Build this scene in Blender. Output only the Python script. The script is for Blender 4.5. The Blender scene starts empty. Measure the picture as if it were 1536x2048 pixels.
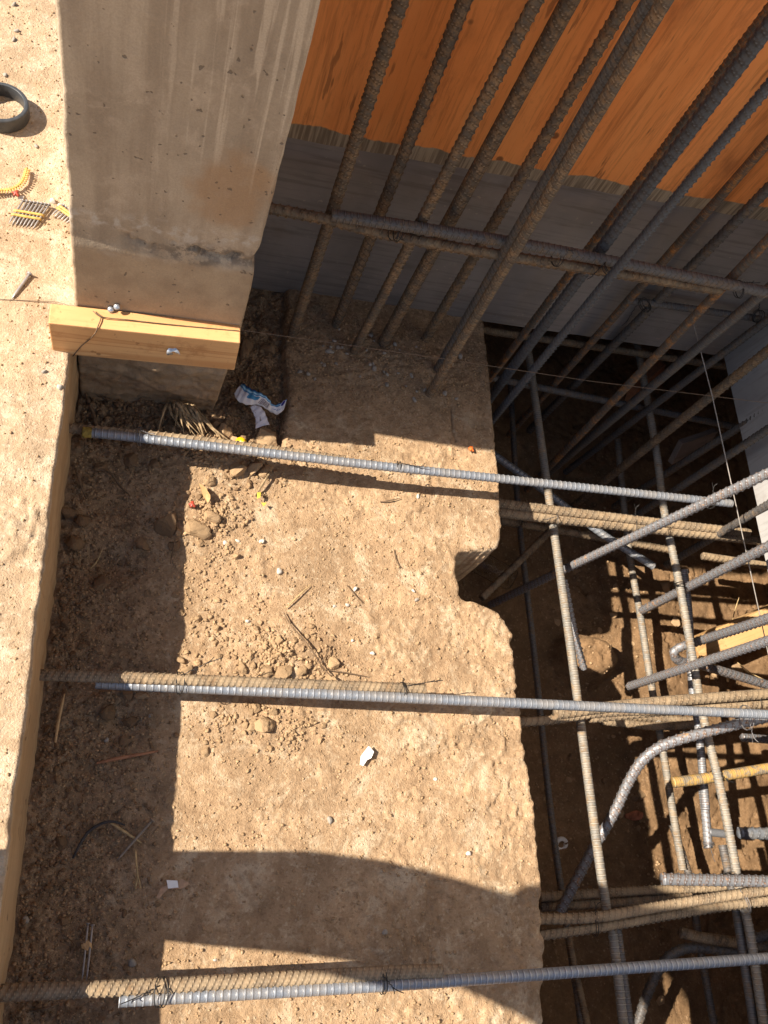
import bpy, bmesh, math, random
import numpy as np
from mathutils import Vector, Matrix

# ------------------------------------------------------------------ camera, sky, sun, exposure
SC = bpy.context.scene
COL = SC.collection
cam_d = bpy.data.cameras.new("camera")
cam = bpy.data.objects.new("camera", cam_d)
COL.objects.link(cam)
rows = [[0.955585, -0.080015, -0.283644], [-0.034671, 0.925233, -0.377812], [0.292668, 0.370866, 0.881365]]
cam.matrix_world = Matrix([rows[0] + [0.0], rows[1] + [0.0], rows[2] + [1.5], [0, 0, 0, 1]])
cam_d.sensor_fit = 'VERTICAL'
cam_d.sensor_height = 24.0
cam_d.lens = 24.0 * 1650.0 / 2048.0
cam_d.clip_start = 0.01
cam_d.clip_end = 500.0
SC.camera = cam

SUN = Vector((1.0, -0.035, -0.91)).normalized()          # the way the light travels
ELEV = math.asin(-SUN.z)
world = bpy.data.worlds.new("World")
SC.world = world
world.use_nodes = True
wn = world.node_tree
sky = wn.nodes.new('ShaderNodeTexSky')
sky.sky_type = 'NISHITA'
sky.sun_disc = False
sky.sun_elevation = ELEV
sky.sun_rotation = math.atan2(-SUN.x, -SUN.y)
wn.links.new(sky.outputs[0], wn.nodes['Background'].inputs[0])
wn.nodes['Background'].inputs[1].default_value = 0.065
sun_d = bpy.data.lights.new("sun", 'SUN')
sun_d.energy = 5.0
sun_d.angle = math.radians(0.53)
sun_d.color = (1.0, 0.90, 0.76)
sun = bpy.data.objects.new("sun", sun_d)
sun.rotation_euler = SUN.to_track_quat('-Z', 'Y').to_euler()
sun.location = (-4, 0.2, 5)
COL.objects.link(sun)
vs = SC.view_settings
vs.view_transform = 'Standard'
vs.look = 'None'
vs.exposure = 1.15
vs.gamma = 1.0
vs.use_curve_mapping = False
SC.cycles.use_denoising = True
SC.cycles.max_bounces = 10
SC.cycles.diffuse_bounces = 6

rng = random.Random(11)
nr = np.random.RandomState(5)

# ------------------------------------------------------------------ helpers
def obj(name, verts, faces, mat, parent=None, smooth=False, uv=None, loc=None):
    me = bpy.data.meshes.new(name)
    me.from_pydata([tuple(v) for v in verts], [], faces)
    if smooth:
        me.polygons.foreach_set('use_smooth', [True] * len(me.polygons))
    if uv is not None:
        l = me.uv_layers.new(name='UVMap')
        vi = np.zeros(len(me.loops), dtype=np.int32)
        me.loops.foreach_get('vertex_index', vi)
        l.data.foreach_set('uv', np.asarray(uv, dtype=np.float32)[vi].ravel())
    me.update()
    if mat is not None:
        for m in (mat if isinstance(mat, (list, tuple)) else [mat]):
            me.materials.append(m)
    o = bpy.data.objects.new(name, me)
    COL.objects.link(o)
    if parent is not None:
        o.parent = parent
    if loc is not None:
        o.location = loc
    return o

def gobj(name, V, F, mat, parent=None, smooth=False):
    """fast numpy mesh: V (n,3), F (m,3|4)"""
    V = np.asarray(V, dtype=np.float32); F = np.asarray(F, dtype=np.int32)
    me = bpy.data.meshes.new(name)
    k = F.shape[1]
    me.vertices.add(len(V)); me.vertices.foreach_set('co', V.ravel())
    me.loops.add(F.size); me.loops.foreach_set('vertex_index', F.ravel())
    me.polygons.add(len(F))
    me.polygons.foreach_set('loop_start', np.arange(0, F.size, k, dtype=np.int32))
    me.polygons.foreach_set('loop_total', np.full(len(F), k, dtype=np.int32))
    if smooth:
        me.polygons.foreach_set('use_smooth', np.ones(len(F), dtype=bool))
    me.update(calc_edges=True)
    me.validate()
    me.materials.append(mat)
    o = bpy.data.objects.new(name, me)
    COL.objects.link(o)
    if parent is not None:
        o.parent = parent
    return o

def empty(name, loc, rz=0.0):
    o = bpy.data.objects.new(name, None)
    o.empty_display_size = 0.03
    o.location = loc
    o.rotation_euler = (0, 0, rz)
    COL.objects.link(o)
    return o

def tag(o, label, cat, group=None, kind=None):
    o['label'] = label
    o['category'] = cat
    if group: o['group'] = group
    if kind: o['kind'] = kind
    return o

def structure(o, label=None):
    o['kind'] = 'structure'
    if label: o['label'] = label
    return o

def stuff(o, label):
    o['kind'] = 'stuff'
    o['label'] = label
    return o

def box_vf(x0, x1, y0, y1, z0, z1):
    V = [(x0, y0, z0), (x1, y0, z0), (x1, y1, z0), (x0, y1, z0), (x0, y0, z1), (x1, y0, z1), (x1, y1, z1), (x0, y1, z1)]
    F = [(0, 3, 2, 1), (4, 5, 6, 7), (0, 1, 5, 4), (1, 2, 6, 5), (2, 3, 7, 6), (3, 0, 4, 7)]
    return V, F

# value noise on a hashed lattice
def _hash(ix, iy, seed):
    h = (ix * 374761393 + iy * 668265263 + seed * 1442695041) & 0xffffffff
    h = ((h ^ (h >> 13)) * 1274126177) & 0xffffffff
    return ((h ^ (h >> 16)) & 0xffff) / 65535.0

def vnoise(x, y, seed=0):
    x = np.asarray(x, dtype=np.float64); y = np.asarray(y, dtype=np.float64)
    ix = np.floor(x).astype(np.int64); iy = np.floor(y).astype(np.int64)
    fx = x - ix; fy = y - iy
    ux = fx * fx * fx * (fx * (fx * 6 - 15) + 10); uy = fy * fy * fy * (fy * (fy * 6 - 15) + 10)
    a = _hash(ix, iy, seed); b = _hash(ix + 1, iy, seed); c = _hash(ix, iy + 1, seed); d = _hash(ix + 1, iy + 1, seed)
    return (a + (b - a) * ux) * (1 - uy) + (c + (d - c) * ux) * uy

def fbm(x, y, size, octv=3, seed=0, gain=0.5):
    """about -1..1, feature size in metres"""
    t = 0.0; amp = 1.0; tot = 0.0; f = 1.0 / size
    for k in range(octv):
        c, s_ = math.cos(0.7 * k + seed), math.sin(0.7 * k + seed)
        t = t + amp * (2 * vnoise((x * c - y * s_) * f + 17 * k, (x * s_ + y * c) * f + 31 * k, seed + k) - 1)
        tot += amp; amp *= gain; f *= 2.03
    return t / tot

def smooth(a, b, x):
    t = np.clip((x - a) / (b - a), 0, 1)
    return t * t * (3 - 2 * t)

def gauss(x, y, cx, cy, rx, ry=None):
    ry = ry or rx
    return np.exp(-((x - cx) / rx) ** 2 - ((y - cy) / ry) ** 2)

# ------------------------------------------------------------------ node materials
class N:
    def __init__(self, name, rough=0.9, spec=0.3, metal=0.0):
        self.m = bpy.data.materials.new(name)
        self.m.use_nodes = True
        self.t = self.m.node_tree
        self.b = self.t.nodes['Principled BSDF']
        self.b.inputs['Roughness'].default_value = rough
        self.b.inputs['Specular IOR Level'].default_value = spec
        self.b.inputs['Metallic'].default_value = metal
        self._co = None
    def new(self, kind, **kw):
        n = self.t.nodes.new(kind)
        for k, v in kw.items():
            setattr(n, k, v)
        return n
    def link(self, a, b):
        self.t.links.new(a, b)
    def co(self, kind='Object'):
        if self._co is None:
            self._co = self.new('ShaderNodeTexCoord')
        return self._co.outputs[kind]
    def mapped(self, scale=(1, 1, 1), rot=(0, 0, 0), kind='Object'):
        m = self.new('ShaderNodeMapping')
        m.inputs['Scale'].default_value = scale
        m.inputs['Rotation'].default_value = rot
        self.link(self.co(kind), m.inputs['Vector'])
        return m.outputs[0]
    def noise(self, scale, detail=4, rough=0.55, vec=None, dist=0.0):
        n = self.new('ShaderNodeTexNoise')
        n.inputs['Scale'].default_value = scale
        n.inputs['Detail'].default_value = detail
        n.inputs['Roughness'].default_value = rough
        n.inputs['Distortion'].default_value = dist
        self.link(vec if vec is not None else self.co(), n.inputs['Vector'])
        return n.outputs['Fac']
    def voro(self, scale, feature='F1', vec=None, out='Distance'):
        n = self.new('ShaderNodeTexVoronoi', feature=feature)
        n.inputs['Scale'].default_value = scale
        self.link(vec if vec is not None else self.co(), n.inputs['Vector'])
        return n.outputs[out]
    def ramp(self, fac, a, b, lo=0.0, hi=1.0):
        n = self.new('ShaderNodeMapRange')
        n.interpolation_type = 'SMOOTHSTEP'
        n.inputs['From Min'].default_value = a; n.inputs['From Max'].default_value = b
        n.inputs['To Min'].default_value = lo; n.inputs['To Max'].default_value = hi
        self.link(fac, n.inputs['Value'])
        return n.outputs[0]
    def math(self, op, a, b=None, clamp=False):
        n = self.new('ShaderNodeMath', operation=op)
        n.use_clamp = clamp
        for i, v in enumerate((a, b)):
            if v is None: continue
            if isinstance(v, (int, float)): n.inputs[i].default_value = v
            else: self.link(v, n.inputs[i])
        return n.outputs[0]
    def mix(self, fac, a, b, blend='MIX'):
        n = self.new('ShaderNodeMix', data_type='RGBA', blend_type=blend)
        if isinstance(fac, (int, float)): n.inputs['Factor'].default_value = fac
        else: self.link(fac, n.inputs['Factor'])
        for k, v in (('A', a), ('B', b)):
            s = [i for i in n.inputs if i.name == k and i.type == 'RGBA'][0]
            if isinstance(v, tuple): s.default_value = (v[0], v[1], v[2], 1)
            else: self.link(v, s)
        return [o for o in n.outputs if o.type == 'RGBA'][0]
    def sep(self, vec=None):
        n = self.new('ShaderNodeSeparateXYZ')
        self.link(vec if vec is not None else self.co(), n.inputs[0])
        return n.outputs
    def color(self, c):
        if isinstance(c, tuple): self.b.inputs['Base Color'].default_value = (c[0], c[1], c[2], 1)
        else: self.link(c, self.b.inputs['Base Color'])
    def rough(self, r): self.link(r, self.b.inputs['Roughness'])
    def bump(self, hs, dist=0.002, strength=1.0):
        n = self.new('ShaderNodeBump')
        n.inputs['Distance'].default_value = dist
        n.inputs['Strength'].default_value = strength
        self.link(hs, n.inputs['Height'])
        self.link(n.outputs[0], self.b.inputs['Normal'])

def plain(name, c, rough=0.6, spec=0.3, metal=0.0, var=0.15, scale=120):
    n = N(name, rough, spec, metal)
    f = n.noise(scale, 3)
    n.color(n.mix(n.ramp(f, 0.3, 0.7), tuple(v * (1 - var) for v in c), tuple(min(1, v * (1 + var)) for v in c)))
    return n.m

DIRT = (0.485, 0.328, 0.194)

def soil_mat(name, base, pale, dark, pale_amt=(0.56, 0.72), loose=None):
    n = N(name, 0.95, 0.15)
    big = n.noise(7, 5, 0.62)
    mid = n.noise(34, 6, 0.7)
    fine = n.noise(330, 3, 0.65)
    c = n.mix(n.ramp(big, 0.3, 0.7), tuple(v * 0.72 for v in base), tuple(v * 1.10 for v in base))
    c = n.mix(n.ramp(mid, 0.36, 0.56), n.mix(0.5, c, dark), c)
    c = n.mix(n.math('MULTIPLY', n.ramp(n.noise(13, 7, 0.75, dist=0.6), *pale_amt), 0.85), c, pale)
    c = n.mix(n.math('MULTIPLY', n.ramp(n.noise(52, 5, 0.7), 0.58, 0.68), 0.55), c, pale)
    c = n.mix(n.ramp(fine, 0.3, 0.7, 0.38, 0.0), c, n.mix(0.7, c, dark))
    grain = n.new('ShaderNodeTexVoronoi'); grain.inputs['Scale'].default_value = 230
    n.link(n.co(), grain.inputs['Vector'])
    gs = n.sep(grain.outputs['Color'])
    c = n.mix(n.math('MULTIPLY', n.ramp(gs[0], 0.86, 0.92), 0.38), c, dark)
    c = n.mix(n.math('MULTIPLY', n.math('MULTIPLY', n.ramp(gs[1], 0.90, 0.95), n.ramp(mid, 0.4, 0.6)), 0.5), c, pale)
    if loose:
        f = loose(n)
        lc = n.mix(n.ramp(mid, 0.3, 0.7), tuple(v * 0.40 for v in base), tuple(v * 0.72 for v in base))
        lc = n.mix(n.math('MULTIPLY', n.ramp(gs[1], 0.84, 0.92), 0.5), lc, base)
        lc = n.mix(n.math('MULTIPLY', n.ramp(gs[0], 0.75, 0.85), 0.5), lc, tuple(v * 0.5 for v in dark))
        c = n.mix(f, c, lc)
    n.color(c)
    h = n.math('ADD', n.math('MULTIPLY', n.noise(110, 6, 0.8), 0.8), n.math('MULTIPLY', fine, 0.5))
    h = n.math('ADD', h, n.math('MULTIPLY', n.ramp(grain.outputs['Distance'], 0.0, 0.6, 0.3, 0.0), n.ramp(gs[2], 0.75, 0.95)))
    n.bump(h, 0.0048, 1.0)
    return n.m

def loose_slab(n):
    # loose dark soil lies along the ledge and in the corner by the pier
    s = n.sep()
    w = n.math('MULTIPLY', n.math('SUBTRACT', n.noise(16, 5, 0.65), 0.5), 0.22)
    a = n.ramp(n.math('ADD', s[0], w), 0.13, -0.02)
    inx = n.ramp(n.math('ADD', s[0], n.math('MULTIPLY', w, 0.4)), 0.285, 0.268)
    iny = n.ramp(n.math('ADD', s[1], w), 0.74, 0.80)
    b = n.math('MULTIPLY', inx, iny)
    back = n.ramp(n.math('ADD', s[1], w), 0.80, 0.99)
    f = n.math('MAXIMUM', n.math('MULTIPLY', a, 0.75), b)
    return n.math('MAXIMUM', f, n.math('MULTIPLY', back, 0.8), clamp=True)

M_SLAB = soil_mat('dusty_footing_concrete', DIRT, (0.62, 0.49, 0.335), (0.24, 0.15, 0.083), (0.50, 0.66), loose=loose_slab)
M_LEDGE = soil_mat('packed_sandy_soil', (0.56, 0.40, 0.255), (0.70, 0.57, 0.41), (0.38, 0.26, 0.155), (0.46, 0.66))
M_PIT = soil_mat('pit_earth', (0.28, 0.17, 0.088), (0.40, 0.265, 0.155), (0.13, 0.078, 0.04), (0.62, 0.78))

def wall_soil_mat():
    n = N('trowelled_earth_face', 0.9, 0.2)
    st = n.noise(14, 6, 0.65, vec=n.mapped((1, 0.25, 2.2)))
    fib = n.noise(150, 4, 0.6, vec=n.mapped((1, 0.08, 1)))
    c = n.mix(n.ramp(st, 0.3, 0.7), (0.36, 0.235, 0.125), (0.47, 0.325, 0.185))
    c = n.mix(n.math('MULTIPLY', n.ramp(fib, 0.55, 0.75), 0.45), c, (0.26, 0.16, 0.085))
    hole = n.ramp(n.noise(38, 2, 0.5), 0.68, 0.73)
    c = n.mix(n.math('MULTIPLY', hole, 0.7), c, (0.16, 0.1, 0.055))
    n.color(c)
    n.bump(n.math('ADD', fib, n.math('MULTIPLY', st, 0.5)), 0.0014, 0.6)
    return n.m
M_LWALL = wall_soil_mat()

def concrete_mat():
    n = N('stained_cast_concrete', 0.8, 0.25)
    s = n.sep()
    big = n.noise(5, 5, 0.6)
    vert = n.noise(26, 5, 0.6, vec=n.mapped((1, 1, 0.10)))
    mid = n.noise(30, 5, 0.7)
    c = n.mix(n.ramp(big, 0.3, 0.7), (0.31, 0.245, 0.175), (0.46, 0.37, 0.268))
    c = n.mix(n.math('MULTIPLY', n.ramp(vert, 0.42, 0.62), 0.5), c, (0.25, 0.188, 0.13))
    c = n.mix(n.math('MULTIPLY', n.ramp(mid, 0.5, 0.7), 0.55), c, (0.48, 0.385, 0.285))
    blot = n.ramp(n.noise(12, 6, 0.7, dist=0.8), 0.55, 0.66)
    c = n.mix(n.math('MULTIPLY', blot, 0.5), c, (0.50, 0.40, 0.295))
    # pale lime runs in the upper right part of the face
    run = n.ramp(n.noise(58, 4, 0.6, vec=n.mapped((1, 1, 0.045)), dist=0.5), 0.50, 0.60)
    top = n.math('MULTIPLY', n.ramp(n.math('ADD', s[2], n.math('MULTIPLY', n.math('SUBTRACT', vert, 0.5), 0.4)), 0.56, 0.66), n.ramp(s[0], -0.10, 0.06))
    c = n.mix(n.math('MULTIPLY', n.math('MULTIPLY', run, top), 0.8), c, (0.55, 0.45, 0.335))
    # rust-coloured stain right of the middle
    ox = n.math('POWER', n.math('MULTIPLY', n.math('SUBTRACT', s[0], 0.085), 15.0), 2.0)
    oz = n.math('POWER', n.math('MULTIPLY', n.math('SUBTRACT', s[2], 0.60), 12.0), 2.0)
    om = n.ramp(n.math('ADD', n.math('ADD', ox, oz), n.math('MULTIPLY', n.math('SUBTRACT', n.noise(24, 4), 0.5), 2.2)), 1.1, 0.1)
    c = n.mix(n.math('MULTIPLY', om, 0.6), c, (0.38, 0.22, 0.105))
    # smooth warm band low down, grey white laitance at the lift joint
    low = n.ramp(n.math('ADD', s[2], n.math('MULTIPLY', n.math('SUBTRACT', mid, 0.5), 0.08)), 0.455, 0.425)
    c = n.mix(n.math('MULTIPLY', low, 0.85), c, n.mix(n.ramp(n.noise(18, 4), 0.35, 0.65), (0.335, 0.24, 0.15), (0.43, 0.32, 0.205)))
    jz = n.math('ABSOLUTE', n.math('SUBTRACT', n.math('ADD', s[2], n.math('MULTIPLY', n.math('SUBTRACT', n.noise(22, 4), 0.5), 0.07)), 0.463))
    j = n.ramp(jz, 0.026, 0.004)
    j = n.math('MULTIPLY', j, n.ramp(n.math('ADD', s[0], n.math('MULTIPLY', n.math('SUBTRACT', n.noise(20, 4), 0.5), 0.1)), -0.07, 0.03, 0.15, 1.0))
    c = n.mix(n.math('MULTIPLY', n.math('MULTIPLY', j, n.ramp(n.noise(60, 5, 0.7), 0.40, 0.55)), 0.85), c, (0.15, 0.118, 0.09))
    jz2 = n.math('ABSOLUTE', n.math('SUBTRACT', n.math('ADD', s[2], n.math('MULTIPLY', n.math('SUBTRACT', n.noise(15, 4), 0.5), 0.06)), 0.50))
    c = n.mix(n.math('MULTIPLY', n.math('MULTIPLY', n.ramp(jz2, 0.03, 0.006), n.ramp(n.noise(50, 4), 0.48, 0.62)), 0.7), c, (0.50, 0.45, 0.39))
    # the foot below the timber is muddy
    mud = n.ramp(n.math('ADD', s[2], n.math('MULTIPLY', n.math('SUBTRACT', mid, 0.5), 0.16)), 0.19, 0.11)
    c = n.mix(n.math('MULTIPLY', mud, n.ramp(n.noise(36, 5, 0.7), 0.35, 0.6, 0.35, 0.95)), c, (0.27, 0.18, 0.10))
    # bug holes and pock marks
    pock = n.ramp(n.noise(85, 2, 0.5), 0.70, 0.735)
    c = n.mix(n.math('MULTIPLY', pock, 0.75), c, (0.13, 0.10, 0.075))
    c = n.mix(n.ramp(n.noise(420, 3), 0.3, 0.7, 0.0, 0.22), c, (0.17, 0.13, 0.1))
    n.color(c)
    h = n.math('ADD', n.math('MULTIPLY', mid, 0.5), n.math('MULTIPLY', n.noise(300, 3), 0.25))
    h = n.math('SUBTRACT', h, n.math('MULTIPLY', pock, 0.6))
    h = n.math('ADD', h, n.math('MULTIPLY', n.noise(140, 4, vec=n.mapped((1, 1, 0.08))), 0.3))
    n.bump(h, 0.003, 0.8)
    return n.m
M_CONC = concrete_mat()

def ply_orange():
    n = N('orange_stained_plywood', 0.62, 0.3)
    s = n.sep()
    warp = n.noise(9, 3, 0.5)
    g = n.noise(60, 5, 0.65, vec=n.mapped((1, 1, 0.045)), dist=0.3)
    broad = n.noise(9, 4, 0.55, vec=n.mapped((1, 1, 0.22)))
    c = n.mix(n.ramp(broad, 0.3, 0.7), (0.74, 0.235, 0.055), (0.84, 0.315, 0.09))
    c = n.mix(n.math('MULTIPLY', n.ramp(g, 0.5, 0.72), 0.55), c, (0.34, 0.10, 0.025))
    c = n.mix(n.math('MULTIPLY', n.ramp(n.noise(8, 5, 0.6, vec=n.mapped((1, 1, 0.3))), 0.6, 0.72), 0.45), c, (0.66, 0.28, 0.09))
    g3 = n.noise(190, 4, 0.7, vec=n.mapped((1, 1, 0.06)), dist=0.2)
    c = n.mix(n.math('MULTIPLY', n.ramp(g3, 0.50, 0.66), 0.34), c, (0.30, 0.085, 0.02))
    c = n.mix(n.math('MULTIPLY', n.ramp(n.noise(22, 6, 0.75, vec=n.mapped((1, 1, 0.4))), 0.54, 0.68), 0.4), c, (0.42, 0.13, 0.035))
    # checks and small dark scars along the grain
    scar = n.ramp(n.noise(48, 4, 0.6, vec=n.mapped((1, 1, 0.11))), 0.645, 0.69)
    c = n.mix(n.math('MULTIPLY', scar, 0.55), c, (0.14, 0.045, 0.016))
    knot = n.ramp(n.voro(8.5), 0.045, 0.075, 1, 0)
    c = n.mix(n.math('MULTIPLY', knot, 0.8), c, (0.13, 0.045, 0.016))
    # bleached frayed lower edge
    zz = n.math('SUBTRACT', n.math('SUBTRACT', s[2], n.math('MULTIPLY', s[0], 0.046)), 0.410)
    zz = n.math('SUBTRACT', zz, n.math('MULTIPLY', n.math('SUBTRACT', n.noise(7, 4, 0.6), 0.5), 0.055))
    zz = n.math('SUBTRACT', zz, n.math('MULTIPLY', n.math('SUBTRACT', n.noise(240, 2, vec=n.mapped((1, 1, 0.1))), 0.5), 0.0018))
    c = n.mix(n.math('MULTIPLY', n.ramp(n.noise(4.5, 5, 0.6, vec=n.mapped((1.6, 1, 0.7), (0, 0.5, 0))), 0.56, 0.72), 0.6), c, (0.22, 0.065, 0.018))
    fr = n.ramp(zz, 0.031, 0.028)
    c = n.mix(fr, c, n.mix(n.ramp(n.noise(190, 3, vec=n.mapped((1, 1, 0.05))), 0.35, 0.65), (0.17, 0.12, 0.075), (0.36, 0.27, 0.175)))
    n.color(c)
    n.bump(n.math('SUBTRACT', g, n.math('MULTIPLY', scar, 0.8)), 0.0016, 0.55)
    return n.m
M_ORANGE = ply_orange()

def ply_grey(name, a, b, axis_scale, dirt=(0.09, 0.07, 0.055)):
    n = N(name, 0.7, 0.25)
    g = n.noise(85, 5, 0.65, vec=n.mapped(axis_scale), dist=0.25)
    broad = n.noise(6, 4, 0.6)
    c = n.mix(n.ramp(broad, 0.3, 0.7), a, b)
    c = n.mix(n.math('MULTIPLY', n.ramp(g, 0.48, 0.66), 0.4), c, dirt)
    c = n.mix(n.math('MULTIPLY', n.ramp(n.voro(7.5), 0.03, 0.05, 1, 0), 0.8), c, (0.03, 0.026, 0.022))
    c = n.mix(n.math('MULTIPLY', n.ramp(n.noise(26, 5, 0.7), 0.58, 0.72), 0.35), c, (0.30, 0.25, 0.20))
    sp = n.ramp(n.noise(70, 2), 0.70, 0.74)
    c = n.mix(n.math('MULTIPLY', sp, 0.6), c, (0.34, 0.28, 0.22))
    c = n.mix(n.math('MULTIPLY', n.ramp(n.noise(7, 5, 0.7), 0.55, 0.75), 0.4), c, (0.15, 0.10, 0.07))
    n.color(c)
    n.bump(g, 0.0012, 0.5)
    return n.m
M_GREY = ply_grey('grey_weathered_plywood', (0.185, 0.158, 0.140), (0.25, 0.213, 0.188), (0.06, 1, 1))
M_PANEL = ply_grey('pale_faced_plywood', (0.30, 0.29, 0.285), (0.37, 0.36, 0.35), (1, 1, 0.07), (0.20, 0.18, 0.17))

def lumber_mat(name, a, b, dk, axis=(0.05, 1, 1)):
    n = N(name, 0.6, 0.3)
    v = n.mapped(axis)
    w = n.noise(7, 2, 0.5, vec=v, dist=0.8)
    ring = n.math('FRACT', n.math('MULTIPLY', w, 11.0))
    band = n.ramp(ring, 0.55, 0.98)
    c = n.mix(n.ramp(n.noise(5, 3), 0.3, 0.7), a, b)
    c = n.mix(n.math('MULTIPLY', band, 0.5), c, dk)
    fib = n.noise(240, 3, 0.6, vec=v)
    c = n.mix(n.math('MULTIPLY', n.ramp(fib, 0.5, 0.75), 0.3), c, dk)
    c = n.mix(n.math('MULTIPLY', n.ramp(n.noise(17, 6, 0.75), 0.52, 0.70), 0.5), c, tuple(0.75 * v for v in dk))
    c = n.mix(n.math('MULTIPLY', n.ramp(n.voro(16), 0.05, 0.09, 1, 0), 0.6), c, tuple(0.45 * v for v in dk))
    c = n.mix(n.math('MULTIPLY', n.ramp(n.noise(90, 3), 0.66, 0.72), 0.5), c, tuple(0.4 * v for v in dk))
    n.color(c)
    n.bump(fib, 0.0008, 0.5)
    return n.m
M_PINE = lumber_mat('fresh_pine', (0.62, 0.335, 0.14), (0.70, 0.41, 0.185), (0.42, 0.17, 0.055))
M_PINE2 = lumber_mat('pit_pine', (0.52, 0.31, 0.13), (0.62, 0.40, 0.19), (0.34, 0.17, 0.06))
M_CHIP = lumber_mat('wood_chip', (0.50, 0.31, 0.14), (0.60, 0.40, 0.2), (0.36, 0.2, 0.08), (1, 1, 1))
M_RED_WOOD = lumber_mat('reddish_splinter', (0.34, 0.15, 0.075), (0.42, 0.2, 0.1), (0.2, 0.08, 0.04), (1, 1, 1))
M_TWIG = plain('dry_twig', (0.15, 0.10, 0.062), 0.9, 0.1, var=0.35)
M_DEAD = plain('frayed_dead_wood', (0.30, 0.215, 0.125), 0.9, 0.1, var=0.4)
M_STRAW = plain('straw', (0.42, 0.30, 0.15), 0.8, 0.2, var=0.25)

def bar_mat(name, steel, rust, rust2, lo, hi, metal=0.35, rough=0.55, dust=None, dust_amt=0.5, edge=None, rib_shade=0.6):
    n = N(name, rough, 0.4, metal)
    oi = n.new('ShaderNodeObjectInfo')
    off = n.new('ShaderNodeVectorMath', operation='ADD')
    n.link(n.co(), off.inputs[0])
    cmb = n.new('ShaderNodeCombineXYZ')
    n.link(n.math('MULTIPLY', oi.outputs['Random'], 37.0), cmb.inputs[0])
    n.link(cmb.outputs[0], off.inputs[1])
    v = off.outputs[0]
    f = n.noise(42, 6, 0.72, vec=v)
    f2 = n.noise(150, 3, 0.6, vec=v)
    m = n.ramp(n.math('ADD', n.math('MULTIPLY', f, 0.75), n.math('MULTIPLY', f2, 0.25)), lo, hi)
    rc = n.mix(n.ramp(n.noise(90, 4, 0.6, vec=v), 0.35, 0.65), rust, rust2)
    c = n.mix(m, steel, rc)
    c = n.mix(n.ramp(n.noise(420, 2, vec=v), 0.3, 0.75, 0.0, 0.4), c, tuple(0.45 * q for q in steel))
    g = n.new('ShaderNodeNewGeometry')
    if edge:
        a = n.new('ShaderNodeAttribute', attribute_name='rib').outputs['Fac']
        # rib shadow painted dark along the foot of each rib, the crest worn brighter
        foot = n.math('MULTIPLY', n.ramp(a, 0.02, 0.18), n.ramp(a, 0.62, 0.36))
        c = n.mix(n.math('MULTIPLY', foot, rib_shade), c, tuple(0.35 * q for q in rust))
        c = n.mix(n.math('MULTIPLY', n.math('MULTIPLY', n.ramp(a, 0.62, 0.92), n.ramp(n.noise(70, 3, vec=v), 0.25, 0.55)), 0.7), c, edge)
    if dust:
        nz = n.sep(g.outputs['Normal'])[2]
        d = n.math('MULTIPLY', n.ramp(n.noise(30, 4, 0.6, vec=v), 0.38, 0.62), dust_amt)
        c = n.mix(n.math('MULTIPLY', d, n.ramp(nz, -0.1, 0.75)), c, dust)
    n.color(c)
    n.link(n.ramp(m, 0, 1, metal, 0.0), n.b.inputs['Metallic'])
    n.link(n.ramp(m, 0, 1, rough, 0.92), n.b.inputs['Roughness'])
    n.bump(n.math('ADD', f2, n.math('MULTIPLY', n.noise(600, 2, vec=v), 0.5)), 0.0009, 0.6)
    return n.m
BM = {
    'grey': bar_mat('mill_scale_steel', (0.265, 0.29, 0.33), (0.26, 0.21, 0.16), (0.33, 0.26, 0.18), 0.60, 0.80, 0.35, 0.42, edge=(0.62, 0.64, 0.68), rib_shade=0.4, dust=(0.40, 0.33, 0.24), dust_amt=0.28),
    'greyrust': bar_mat('spotted_steel', (0.23, 0.235, 0.25), (0.36, 0.16, 0.055), (0.42, 0.24, 0.10), 0.555, 0.65, 0.30, 0.48, edge=(0.50, 0.50, 0.50), rib_shade=0.65),
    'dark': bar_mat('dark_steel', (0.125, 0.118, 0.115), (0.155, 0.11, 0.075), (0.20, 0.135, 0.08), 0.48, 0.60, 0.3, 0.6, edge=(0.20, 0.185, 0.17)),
    'rust': bar_mat('mud_rusted_steel', (0.115, 0.092, 0.070), (0.20, 0.112, 0.052), (0.29, 0.185, 0.10), 0.42, 0.60, 0.10, 0.75, dust=(0.34, 0.25, 0.15), dust_amt=0.45, edge=(0.36, 0.275, 0.185), rib_shade=0.7),
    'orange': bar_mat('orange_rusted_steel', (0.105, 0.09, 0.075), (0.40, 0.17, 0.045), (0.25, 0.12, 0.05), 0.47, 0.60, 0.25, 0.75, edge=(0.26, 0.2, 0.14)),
    'tan': bar_mat('dust_caked_steel', (0.225, 0.17, 0.115), (0.33, 0.235, 0.14), (0.24, 0.145, 0.075), 0.42, 0.62, 0.05, 0.85, dust=(0.44, 0.325, 0.2), dust_amt=0.45, edge=(0.58, 0.46, 0.31), rib_shade=0.8),
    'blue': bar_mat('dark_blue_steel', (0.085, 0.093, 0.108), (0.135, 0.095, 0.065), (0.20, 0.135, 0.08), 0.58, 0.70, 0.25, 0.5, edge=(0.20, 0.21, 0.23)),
    'greytan': bar_mat('dusty_grey_steel', (0.215, 0.205, 0.185), (0.28, 0.20, 0.12), (0.20, 0.13, 0.075), 0.47, 0.60, 0.2, 0.65, dust=(0.40, 0.315, 0.215), dust_amt=0.3, edge=(0.40, 0.37, 0.32), rib_shade=0.7),
    'yellow': bar_mat('yellow_sprayed_steel', (0.25, 0.21, 0.16), (0.50, 0.30, 0.065), (0.46, 0.27, 0.08), 0.43, 0.53, 0.2, 0.7, edge=(0.40, 0.33, 0.22), rib_shade=0.7),
}
M_WIRE = plain('black_tie_wire', (0.035, 0.032, 0.03), 0.45, 0.5, 0.6)
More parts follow.
